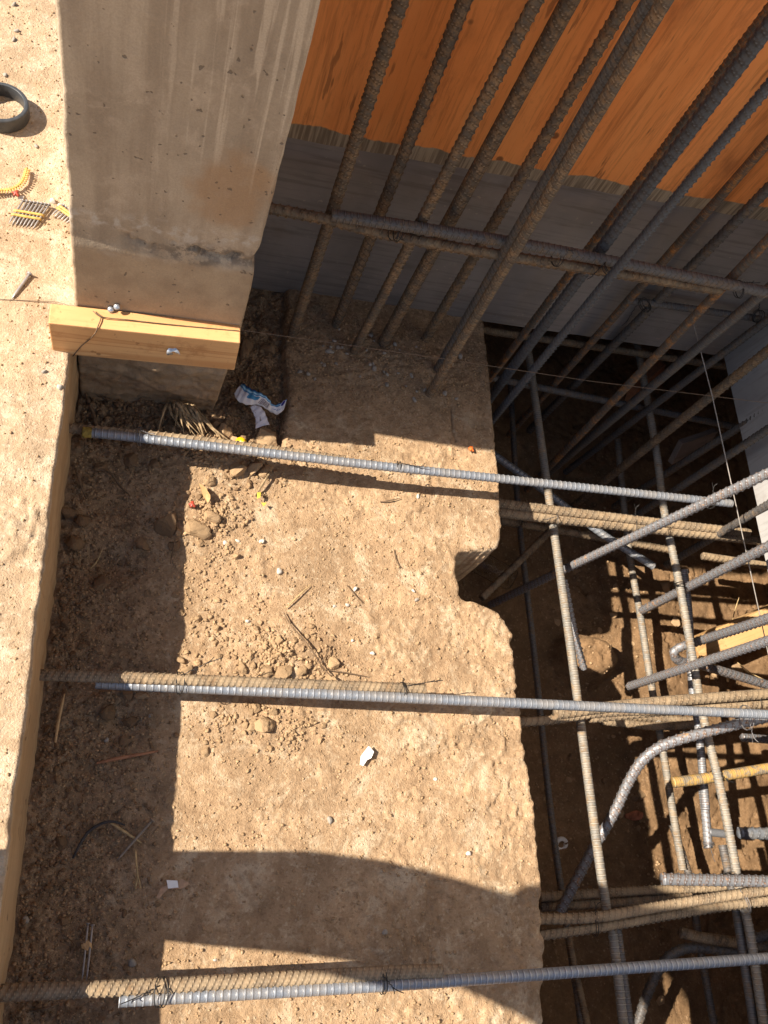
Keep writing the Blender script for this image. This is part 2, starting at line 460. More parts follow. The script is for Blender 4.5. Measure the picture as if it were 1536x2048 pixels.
M_WIRE_L = plain('worn_tie_wire', (0.16, 0.15, 0.15), 0.45, 0.5, 0.6)
M_STRING = plain('grey_string', (0.30, 0.27, 0.24), 0.8, 0.2)
M_STRING_D = plain('brown_string', (0.16, 0.11, 0.075), 0.8, 0.2)
M_NAIL = plain('bright_nail_steel', (0.33, 0.30, 0.28), 0.45, 0.5, 0.45)
M_NAIL_D = plain('dull_nail_steel', (0.24, 0.195, 0.15), 0.6, 0.4, 0.2)
M_YPLAS = plain('yellow_plastic', (0.60, 0.37, 0.10), 0.5, 0.4, var=0.3)
M_YPLAS2 = plain('bright_yellow_plastic', (0.85, 0.48, 0.01), 0.35, 0.5)
M_RED = plain('red_plastic', (0.36, 0.055, 0.03), 0.4, 0.5)
M_ORBIT = plain('orange_plastic', (0.68, 0.15, 0.03), 0.5, 0.4)
M_RING = plain('dark_grey_pipe_plastic', (0.050, 0.052, 0.055), 0.42, 0.45)
M_WHITE = plain('white_scrap', (0.78, 0.77, 0.74), 0.7, 0.3, var=0.06)
M_PAPER = plain('tan_torn_paper', (0.42, 0.27, 0.17), 0.8, 0.2)
M_PEB_W = plain('white_pebble', (0.52, 0.47, 0.40), 0.75, 0.3, scale=200)
M_PEB_G = plain('grey_pebble', (0.30, 0.265, 0.22), 0.8, 0.3, scale=200, var=0.3)
M_BRICK = plain('broken_red_brick', (0.36, 0.14, 0.075), 0.9, 0.15, var=0.4, scale=60)
M_LEAF = plain('yellow_leaf', (0.50, 0.42, 0.06), 0.6, 0.3)
M_ZINC = plain('zinc_plate', (0.50, 0.52, 0.55), 0.3, 0.5, 0.7)
M_BARK = plain('dark_cord', (0.05, 0.045, 0.042), 0.7, 0.3)

def clod_mat(name, base, dark, pale):
    n = N(name, 0.95, 0.12)
    g = n.new('ShaderNodeNewGeometry')
    oi = n.new('ShaderNodeObjectInfo')
    r = n.math('FRACT', n.math('ADD', g.outputs['Random Per Island'], oi.outputs['Random']))
    c = n.mix(r, tuple(v * 0.8 for v in base), tuple(v * 1.12 for v in base))
    c = n.mix(n.ramp(n.noise(300, 4, 0.6), 0.3, 0.7, 0.0, 0.6), c, dark)
    c = n.mix(n.math('MULTIPLY', n.ramp(n.noise(110, 3), 0.6, 0.7), 0.5), c, pale)
    n.color(c)
    n.bump(n.noise(420, 4, 0.7), 0.0016, 0.7)
    return n.m
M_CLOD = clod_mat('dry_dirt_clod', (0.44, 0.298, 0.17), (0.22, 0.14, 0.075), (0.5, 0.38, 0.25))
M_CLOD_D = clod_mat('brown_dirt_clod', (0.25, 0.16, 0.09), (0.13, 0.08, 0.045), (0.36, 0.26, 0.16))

# ------------------------------------------------------------------ footing slab (the dirty concrete in the middle)
EDGE = [(-0.90, 0.72), (-0.45, 0.728), (-0.289, 0.735), (-0.21, 0.744), (-0.137, 0.753), (-0.06, 0.757), (-0.012, 0.757), (0.076, 0.754), (0.15, 0.749), (0.215, 0.746),
        (0.30, 0.748), (0.364, 0.748), (0.405, 0.746), (0.427, 0.741), (0.443, 0.724), (0.453, 0.698), (0.459, 0.672), (0.462, 0.650), (0.470, 0.641), (0.506, 0.637),
        (0.535, 0.633), (0.555, 0.636), (0.570, 0.650), (0.574, 0.675), (0.577, 0.712), (0.583, 0.733), (0.60, 0.743), (0.647, 0.749), (0.743, 0.753), (0.854, 0.752), (0.997, 0.752), (1.30, 0.751)]
def edge_poly():
    E = np.array([(x, y) for y, x in EDGE])
    seg = np.r_[0, np.cumsum(np.hypot(*np.diff(E, axis=0).T))]
    s = np.arange(0, seg[-1], 0.004)
    px, py = np.interp(s, seg, E[:, 0]), np.interp(s, seg, E[:, 1])
    k = np.exp(-np.linspace(-2, 2, 5) ** 2); k /= k.sum()
    pad = lambda a: np.convolve(np.r_[[a[0]] * 2, a, [a[-1]] * 2], k, 'valid')
    px, py = pad(px), pad(py)
    lower = smooth(0.62, 0.35, py) + 1.3 * gauss(px * 0, py, 0, 0.33, 1, 0.09)
    j = fbm(px * 0 + 3.3, py, 0.040, 4, 3) * (0.0024 + 0.0052 * lower) + fbm(px * 0 + 7.7, py, 0.014, 2, 9) * (0.0010 + 0.0026 * lower)
    return px + j, py
EX, EY = edge_poly()

def slab_sd(x, y):
    """signed distance to the right-hand edge, negative inside; also nearest edge point"""
    out = np.full(x.shape, -1.0); nx = x.copy(); ny = y.copy()
    near = np.where(x > 0.55)
    xs, ys = x[near], y[near]
    d = np.empty(len(xs)); ix = np.empty(len(xs), dtype=int)
    for i in range(0, len(xs), 4000):
        D = (xs[i:i + 4000, None] - EX[None]) ** 2 + (ys[i:i + 4000, None] - EY[None]) ** 2
        k = D.argmin(1); ix[i:i + 4000] = k; d[i:i + 4000] = np.sqrt(D[np.arange(len(k)), k])
    k0 = np.clip(ix - 1, 0, len(EX) - 1); k1 = np.clip(ix + 1, 0, len(EX) - 1)
    tx, ty = EX[k1] - EX[k0], EY[k1] - EY[k0]
    side = tx * (ys - EY[ix]) - ty * (xs - EX[ix])      # >0: left of the travel direction = inside
    out[near] = np.where(side > 0, -d, d)
    nx[near] = EX[ix]; ny[near] = EY[ix]
    return out, nx, ny

def slab_h(x, y):
    h = 0.0042 * fbm(x, y, 0.16, 3, 1) + 0.0026 * fbm(x, y, 0.035, 4, 2, 0.62) + 0.0024 * fbm(x, y, 0.012, 3, 4, 0.75)
    h = h + 0.0016 * smooth(0.25, 0.6, fbm(x, y, 0.013, 2, 6)) - 0.0010 * smooth(0.2, 0.8, fbm(x, y, 0.02, 3, 8))
    packed = smooth(-0.25, 0.25, fbm(x, y, 0.11, 3, 13))
    h = h * (0.45 + 0.75 * packed)
    # scabbed, scraped concrete towards the right
    sc = smooth(0.30, 0.6, x) * smooth(0.85, 0.7, y)
    t = fbm(x, y, 0.07, 4, 21)
    h = h + sc * 0.0042 * (smooth(0.02, 0.16, t + 0.35 * fbm(x, y, 0.012, 2, 24)) - 0.5) * (0.3 + 0.7 * smooth(-0.1, 0.3, fbm(x, y, 0.12, 2, 25))) + sc * 0.0022 * np.abs(fbm(x, y * 0.6, 0.022, 3, 23))
    # loose heaps
    heap = 0.020 * gauss(x, y, 0.06, 0.76, 0.13, 0.05) + 0.014 * gauss(x, y, 0.17, 0.74, 0.07, 0.035) + 0.011 * gauss(x, y, 0.13, 0.60, 0.07, 0.07)
    heap = heap + 0.012 * gauss(x, y, 0.27, 0.34, 0.10, 0.045) + 0.008 * gauss(x, y, 0.25, 0.20, 0.10, 0.05) + 0.010 * gauss(x, y, 0.14, 0.29, 0.06, 0.05)
    heap = heap + 0.022 * gauss(x, y, 0.0, 0.835, 0.12, 0.03) + 0.014 * smooth(-0.05, -0.13, x) * (0.6 + 0.5 * fbm(x, y, 0.06, 3, 41)) + 0.012 * gauss(x, y, 0.55, 1.02, 0.22, 0.07)
    lump = np.abs(fbm(x, y, 0.018, 3, 31)) + 0.6 * np.abs(fbm(x, y, 0.008, 2, 33))
    amt = np.clip(heap / 0.012, 0, 1) + 0.8 * smooth(0.10, 0.0, x)
    h = h + heap + 0.008 * np.clip(amt, 0, 1) * (lump - 0.35)
    # hollows
    h = h - 0.032 * gauss(x, y, -0.045, 0.50, 0.06, 0.035) - 0.016 * gauss(x, y, 0.005, 0.215, 0.03) - 0.012 * gauss(x, y, -0.03, 0.60, 0.05, 0.04)
    # the old edge left of the bars: earth lies a little lower beyond it
    ex = 0.272 + 0.006 * fbm(x * 0, y, 0.05, 3, 51)
    step = smooth(ex + 0.004, ex - 0.004, x) * smooth(0.735, 0.755, y + 0.01 * fbm(x, y, 0.03, 2, 52))
    h = h + step * (-0.026 + 0.011 * lump + 0.006 * fbm(x, y, 0.04, 3, 53))
    h = h - 0.012 * gauss(x, 0 * y, ex + 0.0, 0.0, 0.005, 1e9) * smooth(0.76, 0.80, y)
    # hairline crack by the big bar
    cx = 0.655 + 0.012 * fbm(x * 0, y, 0.06, 2, 61) - 0.1 * (y - 0.85)
    h = h - 0.006 * np.exp(-((x - cx) / 0.0022) ** 2) * smooth(0.81, 0.83, y) * smooth(0.93, 0.91, y)
    return h

def grid(x0, x1, y0, y1, d):
    nx_, ny_ = int(round((x1 - x0) / d)) + 1, int(round((y1 - y0) / d)) + 1
    X, Y = np.meshgrid(np.linspace(x0, x1, nx_), np.linspace(y0, y1, ny_), indexing='ij')
    return X, Y

def build_slab():
    d = 0.0032
    X, Y = grid(-0.16, 0.775, -0.62, 1.24, d)
    sh = X.shape
    x, y = X.ravel(), Y.ravel()
    sd, nx_, ny_ = slab_sd(x, y)
    move = np.abs(sd) < 0.75 * d
    x = np.where(move, nx_, x); y = np.where(move, ny_, y)
    sdm = np.where(move, 0.0, sd)
    z = slab_h(x, y)
    r = 0.0065 + 0.0055 * fbm(x, y, 0.035, 3, 71)
    r = np.maximum(r, 0.0015)
    q = np.clip((sdm + r) / r, 0, 1)
    z = z - r * (1 - np.sqrt(np.clip(1 - q * q, 0, 1)))
    inside = (sdm <= 0).reshape(sh)
    cell = inside[:-1, :-1] & inside[1:, :-1] & inside[1:, 1:] & inside[:-1, 1:]
    I = np.arange(x.size).reshape(sh)
    F = np.stack([I[:-1, :-1][cell], I[1:, :-1][cell], I[1:, 1:][cell], I[:-1, 1:][cell]], 1)
    V = np.stack([x, y, z], 1)
    # boundary edges on the right become the rough vertical side
    ed = {}
    for a, b in ((0, 1), (1, 2), (2, 3), (3, 0)):
        for p, q_ in zip(F[:, a].tolist(), F[:, b].tolist()):
            if (q_, p) in ed: del ed[(q_, p)]
            else: ed[(p, q_)] = 1
    B = [(p, q_) for p, q_ in ed if V[p][0] > 0.60 and V[q_][0] > 0.60 and -0.61 < V[p][1] < 1.235]
    ids = sorted({p for e in B for p in e})
    levels = [0.014, 0.035, 0.065, 0.10, 0.15, 0.22, 0.30, 0.40, 0.52, 0.66]
    extra = []; base = len(V); pos = {p: i for i, p in enumerate(ids)}
    P0 = V[ids]
    for k, L in enumerate(levels):
        jit = 0.004 * fbm(P0[:, 1], P0[:, 0] * 3 + L * 7, 0.03, 3, 81)
        ex = P0.copy()
        ex[:, 0] += jit + 0.006 * min(1, L / 0.1)
        ex[:, 1] += 0.003 * fbm(P0[:, 1] + 5, L + P0[:, 0], 0.03, 2, 83)
        ex[:, 2] = -L + 0.003 * fbm(P0[:, 1], P0[:, 0] + L, 0.02, 2, 85)
        extra.append(ex)
    V = np.vstack([V] + extra)
    side = []
    n_ = len(ids)
    for p, q_ in B:
        a, b = pos[p], pos[q_]
        prev = (p, q_)
        for k in range(len(levels)):
            cur = (base + k * n_ + a, base + k * n_ + b)
            side.append((prev[1], prev[0], cur[0], cur[1]))
            prev = cur
    F = np.vstack([F, np.array(side)])
    used = np.unique(F)
    remap = np.zeros(len(V), dtype=np.int64); remap[used] = np.arange(len(used))
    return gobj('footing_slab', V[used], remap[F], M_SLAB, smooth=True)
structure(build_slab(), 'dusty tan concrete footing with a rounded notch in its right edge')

# ------------------------------------------------------------------ raised ledge on the left
LZ = 0.21
def lip_x(y):
    return -0.132 + 0.0035 * fbm(y * 0 + 1.1, y, 0.10, 3, 101) + 0.0022 * fbm(y * 0 + 2.1, y, 0.02, 2, 103)
def ledge_h(x, y):
    h = LZ + 0.004 * fbm(x, y, 0.25, 3, 111) + 0.0022 * fbm(x, y, 0.04, 4, 113) + 0.0010 * fbm(x, y, 0.010, 3, 115)
    sc = gauss(x, y, -0.17, 0.46, 0.09, 0.14)
    h = h + sc * 0.0026 * (smooth(0.0, 0.2, fbm(x, y, 0.05, 4, 117, 0.65)) - 0.5)
    # tread print pressed into the dust: blocks with square corners
    u = (x + 0.165) * math.cos(0.12) + (y - 0.475) * math.sin(0.12); v = -(x + 0.165) * math.sin(0.12) + (y - 0.475) * math.cos(0.12)
    for a, b, w_, l_, hh in ((-0.022, 0.030, 0.012, 0.006, 2.6), (-0.004, 0.034, 0.006, 0.016, 2.2), (0.012, 0.020, 0.005, 0.014, 2.4), (-0.018, 0.004, 0.005, 0.013, 2.2), (-0.006, -0.008, 0.013, 0.005, 2.4),
                             (0.008, -0.004, 0.004, 0.013, 2.6), (0.020, -0.002, 0.004, 0.012, 2.0), (-0.012, -0.030, 0.012, 0.006, 1.8), (0.016, -0.030, 0.005, 0.012, 2.0), (0.000, 0.052, 0.014, 0.005, 1.8)):
        h = h + 0.001 * hh * smooth(w_ + 0.002, w_ - 0.0015, np.abs(u - a + 0.002 * fbm(x, y, 0.02, 2, 119))) * smooth(l_ + 0.002, l_ - 0.0015, np.abs(v - b))
    # broken crust above the print
    t = fbm(x, y, 0.05, 3, 121)
    h = h - 0.004 * gauss(x, y, -0.15, 0.56, 0.045, 0.03) * smooth(-0.02, 0.2, t)
    h = h + 0.003 * gauss(x, y, -0.14, 0.38, 0.02, 0.06)
    return h
def build_ledge():
    d = 0.0036
    X, Y = grid(-0.46, 0.0, -0.62, 1.75, d)
    lx = lip_x(Y)
    n_ = X.shape[0]
    t = np.linspace(0, 1, n_)[:, None]
    X = -0.46 + (lx + 0.46) * t
    Z = ledge_h(X, Y)
    e = lx - X
    r = 0.006 + 0.004 * fbm(X, Y, 0.04, 2, 131)
    q = np.clip((r - e) / r, 0, 1)
    Z = Z - r * (1 - np.sqrt(np.clip(1 - q * q, 0, 1)))
    V = np.stack([X.ravel(), Y.ravel(), Z.ravel()], 1)
    I = np.arange(X.size).reshape(X.shape)
    F = np.stack([I[:-1, :-1], I[1:, :-1], I[1:, 1:], I[:-1, 1:]], -1).reshape(-1, 4)
    structure(gobj('raised_ground', V, F, M_LEDGE, smooth=True), 'sunlit packed sandy ground of the raised ledge at left')
    # face of the ledge
    ys = Y[0]; top = Z[-1]; lx1 = lx[-1] if lx.ndim > 1 else lx
    lv = np.array([0, 0.006, 0.02, 0.04, 0.07, 0.11, 0.15, 0.19, 0.225, 0.26])
    Vw = []
    for L in lv:
        xx = lx1 + 0.004 * min(1, L / 0.03) * 0.3 + 0.0022 * fbm(ys, ys * 0 + L * 6, 0.06, 3, 141) * min(1, L / 0.02) - 0.005 * smooth(0.6, 0.9, fbm(ys, ys * 0 + L * 9, 0.05, 2, 143))
        Vw.append(np.stack([xx, ys, top - L], 1))
    m = len(ys)
    Fw = []
    Vw = np.vstack(Vw)
    for k in range(len(lv) - 1):
        a = np.arange(m - 1) + k * m
        Fw.append(np.stack([a + m, a + m + 1, a + 1, a], 1))
    structure(gobj('ledge_wall', Vw, np.vstack(Fw), M_LWALL, smooth=True), 'smooth tan earth face of the ledge')
build_ledge()

# ground further out so the place goes on beyond the frame
def far_ground():
    xs = np.array([-40, -15, -6, -3, -1.6, -0.9, -0.455]); ys = np.array([-40, -12, -4, -1.5, -0.6, 0.2, 1.0, 1.74, 3, 6, 15, 40])
    X, Y = np.meshgrid(xs, ys, indexing='ij')
    Z = np.full(X.shape, LZ - 0.003)
    I = np.arange(X.size).reshape(X.shape)
    F = np.stack([I[:-1, :-1], I[1:, :-1], I[1:, 1:], I[:-1, 1:]], -1).reshape(-1, 4)
    V = np.stack([X.ravel(), Y.ravel(), Z.ravel()], 1)
    parts = [(V, F)]
    for x0, x1, y0, y1 in ((-0.47, 40, 1.74, 40), (0.14, 1.9, 1.186, 1.75), (1.444, 40, -40, 1.76), (-0.47, 1.53, -40, -0.61)):
        z = LZ - 0.004 if y0 > -40 or x0 > 1 else LZ - 0.008
        parts.append((np.array([(x0, y0, z), (x1, y0, z), (x1, y1, z), (x0, y1, z)]), np.array([(0, 1, 2, 3)])))
    Vs, Fs, o = [], [], 0
    for k, (v, f) in enumerate(parts):
        v = np.array(v, dtype=float); v[:, 2] -= 0.002 * k
        Vs.append(v); Fs.append(np.asarray(f) + o); o += len(v)
    structure(gobj('ground', np.vstack(Vs), np.vstack(Fs), M_LEDGE), 'dry sandy ground around the excavation')
far_ground()

# ------------------------------------------------------------------ the pit on the right
PZ = -0.57
def pit_h(x, y):
    h = PZ + 0.012 * fbm(x, y, 0.25, 3, 151) + 0.009 * fbm(x, y, 0.06, 4, 153) + 0.003 * fbm(x, y, 0.014, 3, 155)
    bump = gauss(x, y, 1.235, 0.475, 0.085, 0.075)
    h = h + 0.10 * smooth(0.25, 0.75, bump + 0.12 * fbm(x, y, 0.05, 3, 157)) + 0.05 * gauss(x, y, 1.45, 0.42, 0.14, 0.16)
    cr = np.abs(fbm(x, y, 0.07, 3, 159))
    h = h - 0.010 * smooth(0.05, 0.0, cr) * smooth(1.1, 1.25, x)
    h = h + 0.03 * smooth(0.85, 0.77, x)
    return h
def build_pit():
    d = 0.006
    X, Y = grid(0.70, 1.96, -0.62, 1.72, d)
    Z = pit_h(X, Y)
    V = np.stack([X.ravel(), Y.ravel(), Z.ravel()], 1)
    I = np.arange(X.size).reshape(X.shape)
    F = np.stack([I[:-1, :-1], I[1:, :-1], I[1:, 1:], I[:-1, 1:]], -1).reshape(-1, 4)
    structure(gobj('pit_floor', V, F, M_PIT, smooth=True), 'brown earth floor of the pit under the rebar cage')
    # earth sides behind the formwork
    Vs, Fs, o = [], [], 0
    for a, b in (((0.14, 1.235), (0.78, 1.235)), ((0.78, 1.235), (0.78, 1.70)), ((0.78, 1.70), (1.94, 1.70)), ((1.94, 1.70), (1.94, -0.61)), ((1.94, -0.61), (-0.47, -0.61))):
        n_ = 60
        t = np.linspace(0, 1, n_)
        zs = np.linspace(0.20, -0.62, 24)
        T, ZZ = np.meshgrid(t, zs, indexing='ij')
        L = math.hypot(b[0] - a[0], b[1] - a[1])
        off = 0.012 * fbm(T * L, ZZ, 0.09, 4, 161)
        dx, dy = (b[0] - a[0]) / L, (b[1] - a[1]) / L
        Xw = a[0] + dx * L * T + dy * -off; Yw = a[1] + dy * L * T + dx * off
        V = np.stack([Xw.ravel(), Yw.ravel(), ZZ.ravel()], 1)
        I = np.arange(T.size).reshape(T.shape)
        Fs.append(np.stack([I[:-1, :-1], I[:-1, 1:], I[1:, 1:], I[1:, :-1]], -1).reshape(-1, 4) + o); Vs.append(V); o += len(V)
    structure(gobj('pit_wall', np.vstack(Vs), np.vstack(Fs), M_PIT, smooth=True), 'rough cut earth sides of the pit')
build_pit()

# ------------------------------------------------------------------ concrete pier
def build_pier():
    x0, x1, yf, yb, z0, z1 = -0.1275, 0.1425, 0.842, 1.32, -0.08, 2.9
    nx_, nz_ = 100, 340
    zt = 1.0
    xs = np.linspace(x0, x1, nx_); zs = np.linspace(z0, zt, nz_)
    X, Z = np.meshgrid(xs, zs, indexing='ij')
    ex0 = 0.0022 * fbm(Z, Z * 0 + 4, 0.05, 3, 171) + 0.0012 * fbm(Z, Z * 0 + 8, 0.012, 2, 173)
    ex1 = 0.0016 * fbm(Z, Z * 0 + 14, 0.05, 3, 175) - 0.008 * gauss(Z, Z * 0, 0.475, 0, 0.022, 1) * (0.6 + 0.8 * fbm(Z, Z * 0 + 2, 0.02, 2, 176)) - 0.013 * np.clip((0.27 - Z) / 0.27, 0, 1.2)
    t = (X - x0) / (x1 - x0)
    X = X + ex0 * (1 - t) ** 6 + ex1 * t ** 6
    Y = np.full(X.shape, yf) + 0.0012 * fbm(X, Z, 0.12, 3, 177)
    # spalled band at the lift joint
    jz = 0.468 + 0.012 * fbm(X, X * 0, 0.06, 3, 179) - 0.05 * (X - 0.06)
    band = np.exp(-((Z - jz) / 0.010) ** 2) * smooth(-0.07, -0.02, X)
    Y = Y + band * 0.013 * smooth(-0.05, 0.25, fbm(X, Z, 0.022, 3, 181)) + 0.004 * np.exp(-((Z - jz + 0.004) / 0.006) ** 2) * smooth(0.05, 0.12, X)
    Y = Y - 0.0025 * smooth(0.46, 0.44, Z)
    # rough foot
    Y = Y - 0.011 * smooth(0.19, 0.12, Z) * fbm(X * 0.5, Z, 0.028, 4, 185, 0.65)
    # rounded arrises
    e = np.minimum(X - X[0:1], X[-1:] - X)
    r = 0.0028
    q = np.clip((r - e) / r, 0, 1)
    Y = Y + r * (1 - np.sqrt(1 - q * q))
    V = np.stack([X.ravel(), Y.ravel(), Z.ravel()], 1)
    I = np.arange(X.size).reshape(X.shape)
    F = [np.stack([I[:-1, :-1], I[1:, :-1], I[1:, 1:], I[:-1, 1:]], -1).reshape(-1, 4)]
    # sides run back from the front arrises
    n0 = len(V)
    for col, flip in ((0, True), (-1, False)):
        f = V[:n0].reshape(X.shape + (3,))[col].copy()
        b = f.copy(); b[:, 1] = yb
        k = len(V)
        V = np.vstack([V, b])
        a = I[col]
        bb = np.arange(len(b)) + k
        Q = np.stack([a[:-1], a[1:], bb[1:], bb[:-1]], 1)
        F.append(Q if flip else Q[:, ::-1])
    o = gobj('concrete_pier', V, np.vstack(F), M_CONC, smooth=False)
    me = o.data
    me.polygons.foreach_set('use_smooth', np.r_[np.ones(len(F[0]), bool), np.zeros(len(me.polygons) - len(F[0]), bool)])
    v, f = box_vf(x0, x1, yf + 0.0008, yb, zt, z1)
    u = obj('upper_shaft', v, f, M_CONC, parent=o)
    tag(o, 'stained grey brown concrete pier with a timber nailed across its foot', 'pier')
build_pier()

# ------------------------------------------------------------------ plywood formwork
def build_forms():
    t = empty('plywood_form', (0.78, 1.163, 0.0))
    tag(t, 'back formwork of orange plywood over a grey plywood strip', 'formwork')
    inv = lambda vs_: [(a - 0.78, b - 1.163, c) for a, b, c in vs_]
    def sheet(name, xa, xb, zb, zt_, y0, th, mat):
        # zb, zt_ are functions of x so the edges can run slightly askew
        n_ = 150
        xs = np.linspace(xa, xb, n_)
        V = []; F = []
        for y in (y0, y0 + th):
            for x in xs: V.append((x, y, zb(x)))
            for x in xs: V.append((x, y, zt_(x)))
        n2 = 2 * n_
        for i in range(n_ - 1):
            F.append((i, i + 1, n_ + i + 1, n_ + i))
            F.append((n2 + i + 1, n2 + i, n2 + n_ + i, n2 + n_ + i + 1))
            F.append((i + 1, i, n2 + i, n2 + i + 1))
            F.append((n_ + i, n_ + i + 1, n2 + n_ + i + 1, n2 + n_ + i))
        F.append((0, n_, n2 + n_, n2))
        return obj(name, V, F, mat)
    rag = lambda x: 0.0016 * float(fbm(np.array([x]), np.array([0.3]), 0.012, 3, 191)[0]) + 0.003 * float(fbm(np.array([x]), np.array([0.9]), 0.08, 2, 193)[0])
    split = lambda x: 0.410 + 0.046 * x
    a = sheet('grey_plywood_sheet', 0.1435, 1.42, lambda x: -0.018 + 0.02 * (x - 0.14) + 0.5 * rag(x), split, 1.163, 0.018, M_GREY)
    b = sheet('orange_plywood_sheet', 0.1435, 1.42, lambda x: split(x) + rag(x), lambda x: 2.3, 1.160, 0.019, M_ORANGE)
    for q in (a, b):
        q.data.transform(Matrix.Translation((0, 0, 0)))
        q.parent = t
        q.matrix_parent_inverse = Matrix.Translation((-0.78, -1.163, 0))
    # right hand panel, made of two sheets with a rusty seam between
    r = empty('side_form_panel', (1.42, 0.3, 0.0))
    tag(r, 'pale grey form panel standing on the right side of the pit', 'formwork')
    for y0, y1 in ((0.722, 1.160), (-0.60, 0.718)):
        v, f = box_vf(1.421, 1.439, y0, y1, 0.018 if y0 > 0.5 else 0.006, 2.3)
        q = obj('plywood_sheet', v, f, M_PANEL, r)
        q.matrix_parent_inverse = Matrix.Translation((-1.42, -0.3, 0))
build_forms()

# ------------------------------------------------------------------ deformed bars
def path(pts, ds, curved=False):
    P = np.array(pts, dtype=float)
    if curved and len(P) > 2:
        Q = np.vstack([2 * P[0] - P[1], P, 2 * P[-1] - P[-2]])
        out = []
        for i in range(1, len(Q) - 2):
            p0, p1, p2, p3 = Q[i - 1], Q[i], Q[i + 1], Q[i + 2]
            for t in np.linspace(0, 1, 24, endpoint=False):
                out.append(0.5 * ((2 * p1) + (-p0 + p2) * t + (2 * p0 - 5 * p1 + 4 * p2 - p3) * t * t + (-p0 + 3 * p1 - 3 * p2 + p3) * t ** 3))
        out.append(P[-1]); P = np.array(out)
    seg = np.r_[0, np.cumsum(np.linalg.norm(np.diff(P, axis=0), axis=1))]
    n_ = max(2, int(seg[-1] / ds) + 1)
    s = np.linspace(0, seg[-1], n_)
    return np.stack([np.interp(s, seg, P[:, k]) for k in range(3)], 1), s

def frames(C):
    T = np.gradient(C, axis=0); T /= np.linalg.norm(T, axis=1)[:, None]
    u = np.cross(T[0], (0.3, 0.2, 0.93)); u /= np.linalg.norm(u)
    U = np.empty_like(C)
    for i in range(len(C)):
        u = u - T[i] * np.dot(u, T[i]); u /= np.linalg.norm(u); U[i] = u
    return T, U, np.cross(T, U)

def tube(pts, r, n_=6, ds=0.004, curved=True, taper=None):
    C, s = path(pts, ds, curved)
    T, U, W = frames(C)
    th = np.linspace(0, 2 * math.pi, n_, endpoint=False)
    rr = np.full(len(C), r) if taper is None else r * np.interp(s / s[-1], np.linspace(0, 1, len(taper)), taper)
    V = C[:, None] + rr[:, None, None] * (np.cos(th)[None, :, None] * U[:, None] + np.sin(th)[None, :, None] * W[:, None])
    return ring_mesh(V)

def ring_mesh(V):
    m, n_ = V.shape[:2]
    I = np.arange(m * n_).reshape(m, n_)
    J = np.roll(I, -1, axis=1)
    F = np.stack([I[:-1], J[:-1], J[1:], I[1:]], -1).reshape(-1, 4)
    Vf = V.reshape(-1, 3)
    c0, c1 = len(Vf), len(Vf) + 1
    Vf = np.vstack([Vf, V[0].mean(0), V[-1].mean(0)])
    caps = [(c0, J[0, k], I[0, k], c0) for k in range(n_)] + [(c1, I[-1, k], J[-1, k], c1) for k in range(n_)]
    return Vf, F, [(a, b, c) for a, b, c, _ in caps]

def mesh_from(name, parts, mat, smooth_=True, parent=None):
    Vs, Fs, o = [], [], 0
    for V, F, caps in parts:
        Vs.append(V); Fs += [tuple(int(q) + o for q in f) for f in F.tolist()] + [tuple(int(q) + o for q in c) for c in caps]; o += len(V)
    return obj(name, np.vstack(Vs).tolist(), Fs, mat, parent, smooth=smooth_)

GROUP_V = 'upright rebars before the plywood'
GROUP_C = 'rebars of the cage in the pit'
GROUP_S = 'rebar pairs lying across the footing'
def rebar(label, pts, r, mat, style='ring', curved=False, group=None, e0=0.0, e1=0.0, pitch=None):
    P = [np.array(p, dtype=float) for p in pts]
    if e0: P[0] = P[0] + (P[0] - P[1]) / np.linalg.norm(P[0] - P[1]) * e0
    if e1: P[-1] = P[-1] + (P[-1] - P[-2]) / np.linalg.norm(P[-1] - P[-2]) * e1
    pitch = pitch or (0.0112 if style == 'ring' else r * 1.55)
    C, s = path(P, pitch / (7.0 if style == 'ring' else 9.0), curved or len(P) > 2)
    T, U, W = frames(C)
    n_ = 12
    th = np.linspace(0, 2 * math.pi, n_, endpoint=False)
    fold = (th % math.pi)
    hr = 0.0012 if style == 'ring' else 0.0022
    skew = 0.0 if style == 'ring' else 0.5 * r
    half = np.where(th < math.pi, 0.0, 0.12 * pitch)
    ph = (s[:, None] + skew * (fold[None] - math.pi / 2) + half[None] * (0 if style == 'ring' else 1)) / pitch
    d = np.abs(ph - np.round(ph)) * 2
    w0 = 0.22 if style == 'ring' else 0.20
    rib = np.clip(1 - (d - w0 * 0.45) / (w0 * 1.2), 0, 1)
    amp = np.clip(np.sin(fold) * 2.2, 0, 1)[None]
    lon = np.where((np.arange(n_) % (n_ // 2)) == 0, 1.0, 0.0)[None]
    rr = r + hr * np.maximum(rib * amp, 0.85 * lon)
    if mat in ('rust', 'orange', 'tan'):
        rr = rr + 0.0003 * fbm(s[:, None] + 0 * th[None], th[None] * 0.006 + 0 * s[:, None], 0.009, 2, len(label)) + 0.0002
    a0 = rng.random() * math.pi
    ct, st = np.cos(th + a0), np.sin(th + a0)
    # bars are never dead straight
    L = s[-1]
    bow = 0.0016 * np.sin(np.pi * s / L) * (rng.random() - 0.5) * 2
    C = C + bow[:, None] * U
    V = C[:, None] + rr[..., None] * (ct[None, :, None] * U[:, None] + st[None, :, None] * W[:, None])
    Vf, F, caps = ring_mesh(V)
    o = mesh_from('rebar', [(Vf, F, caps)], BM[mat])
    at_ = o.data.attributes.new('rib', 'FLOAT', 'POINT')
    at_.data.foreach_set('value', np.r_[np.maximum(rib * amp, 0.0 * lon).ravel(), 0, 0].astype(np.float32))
    tag(o, label, 'rebar', group)
    return o

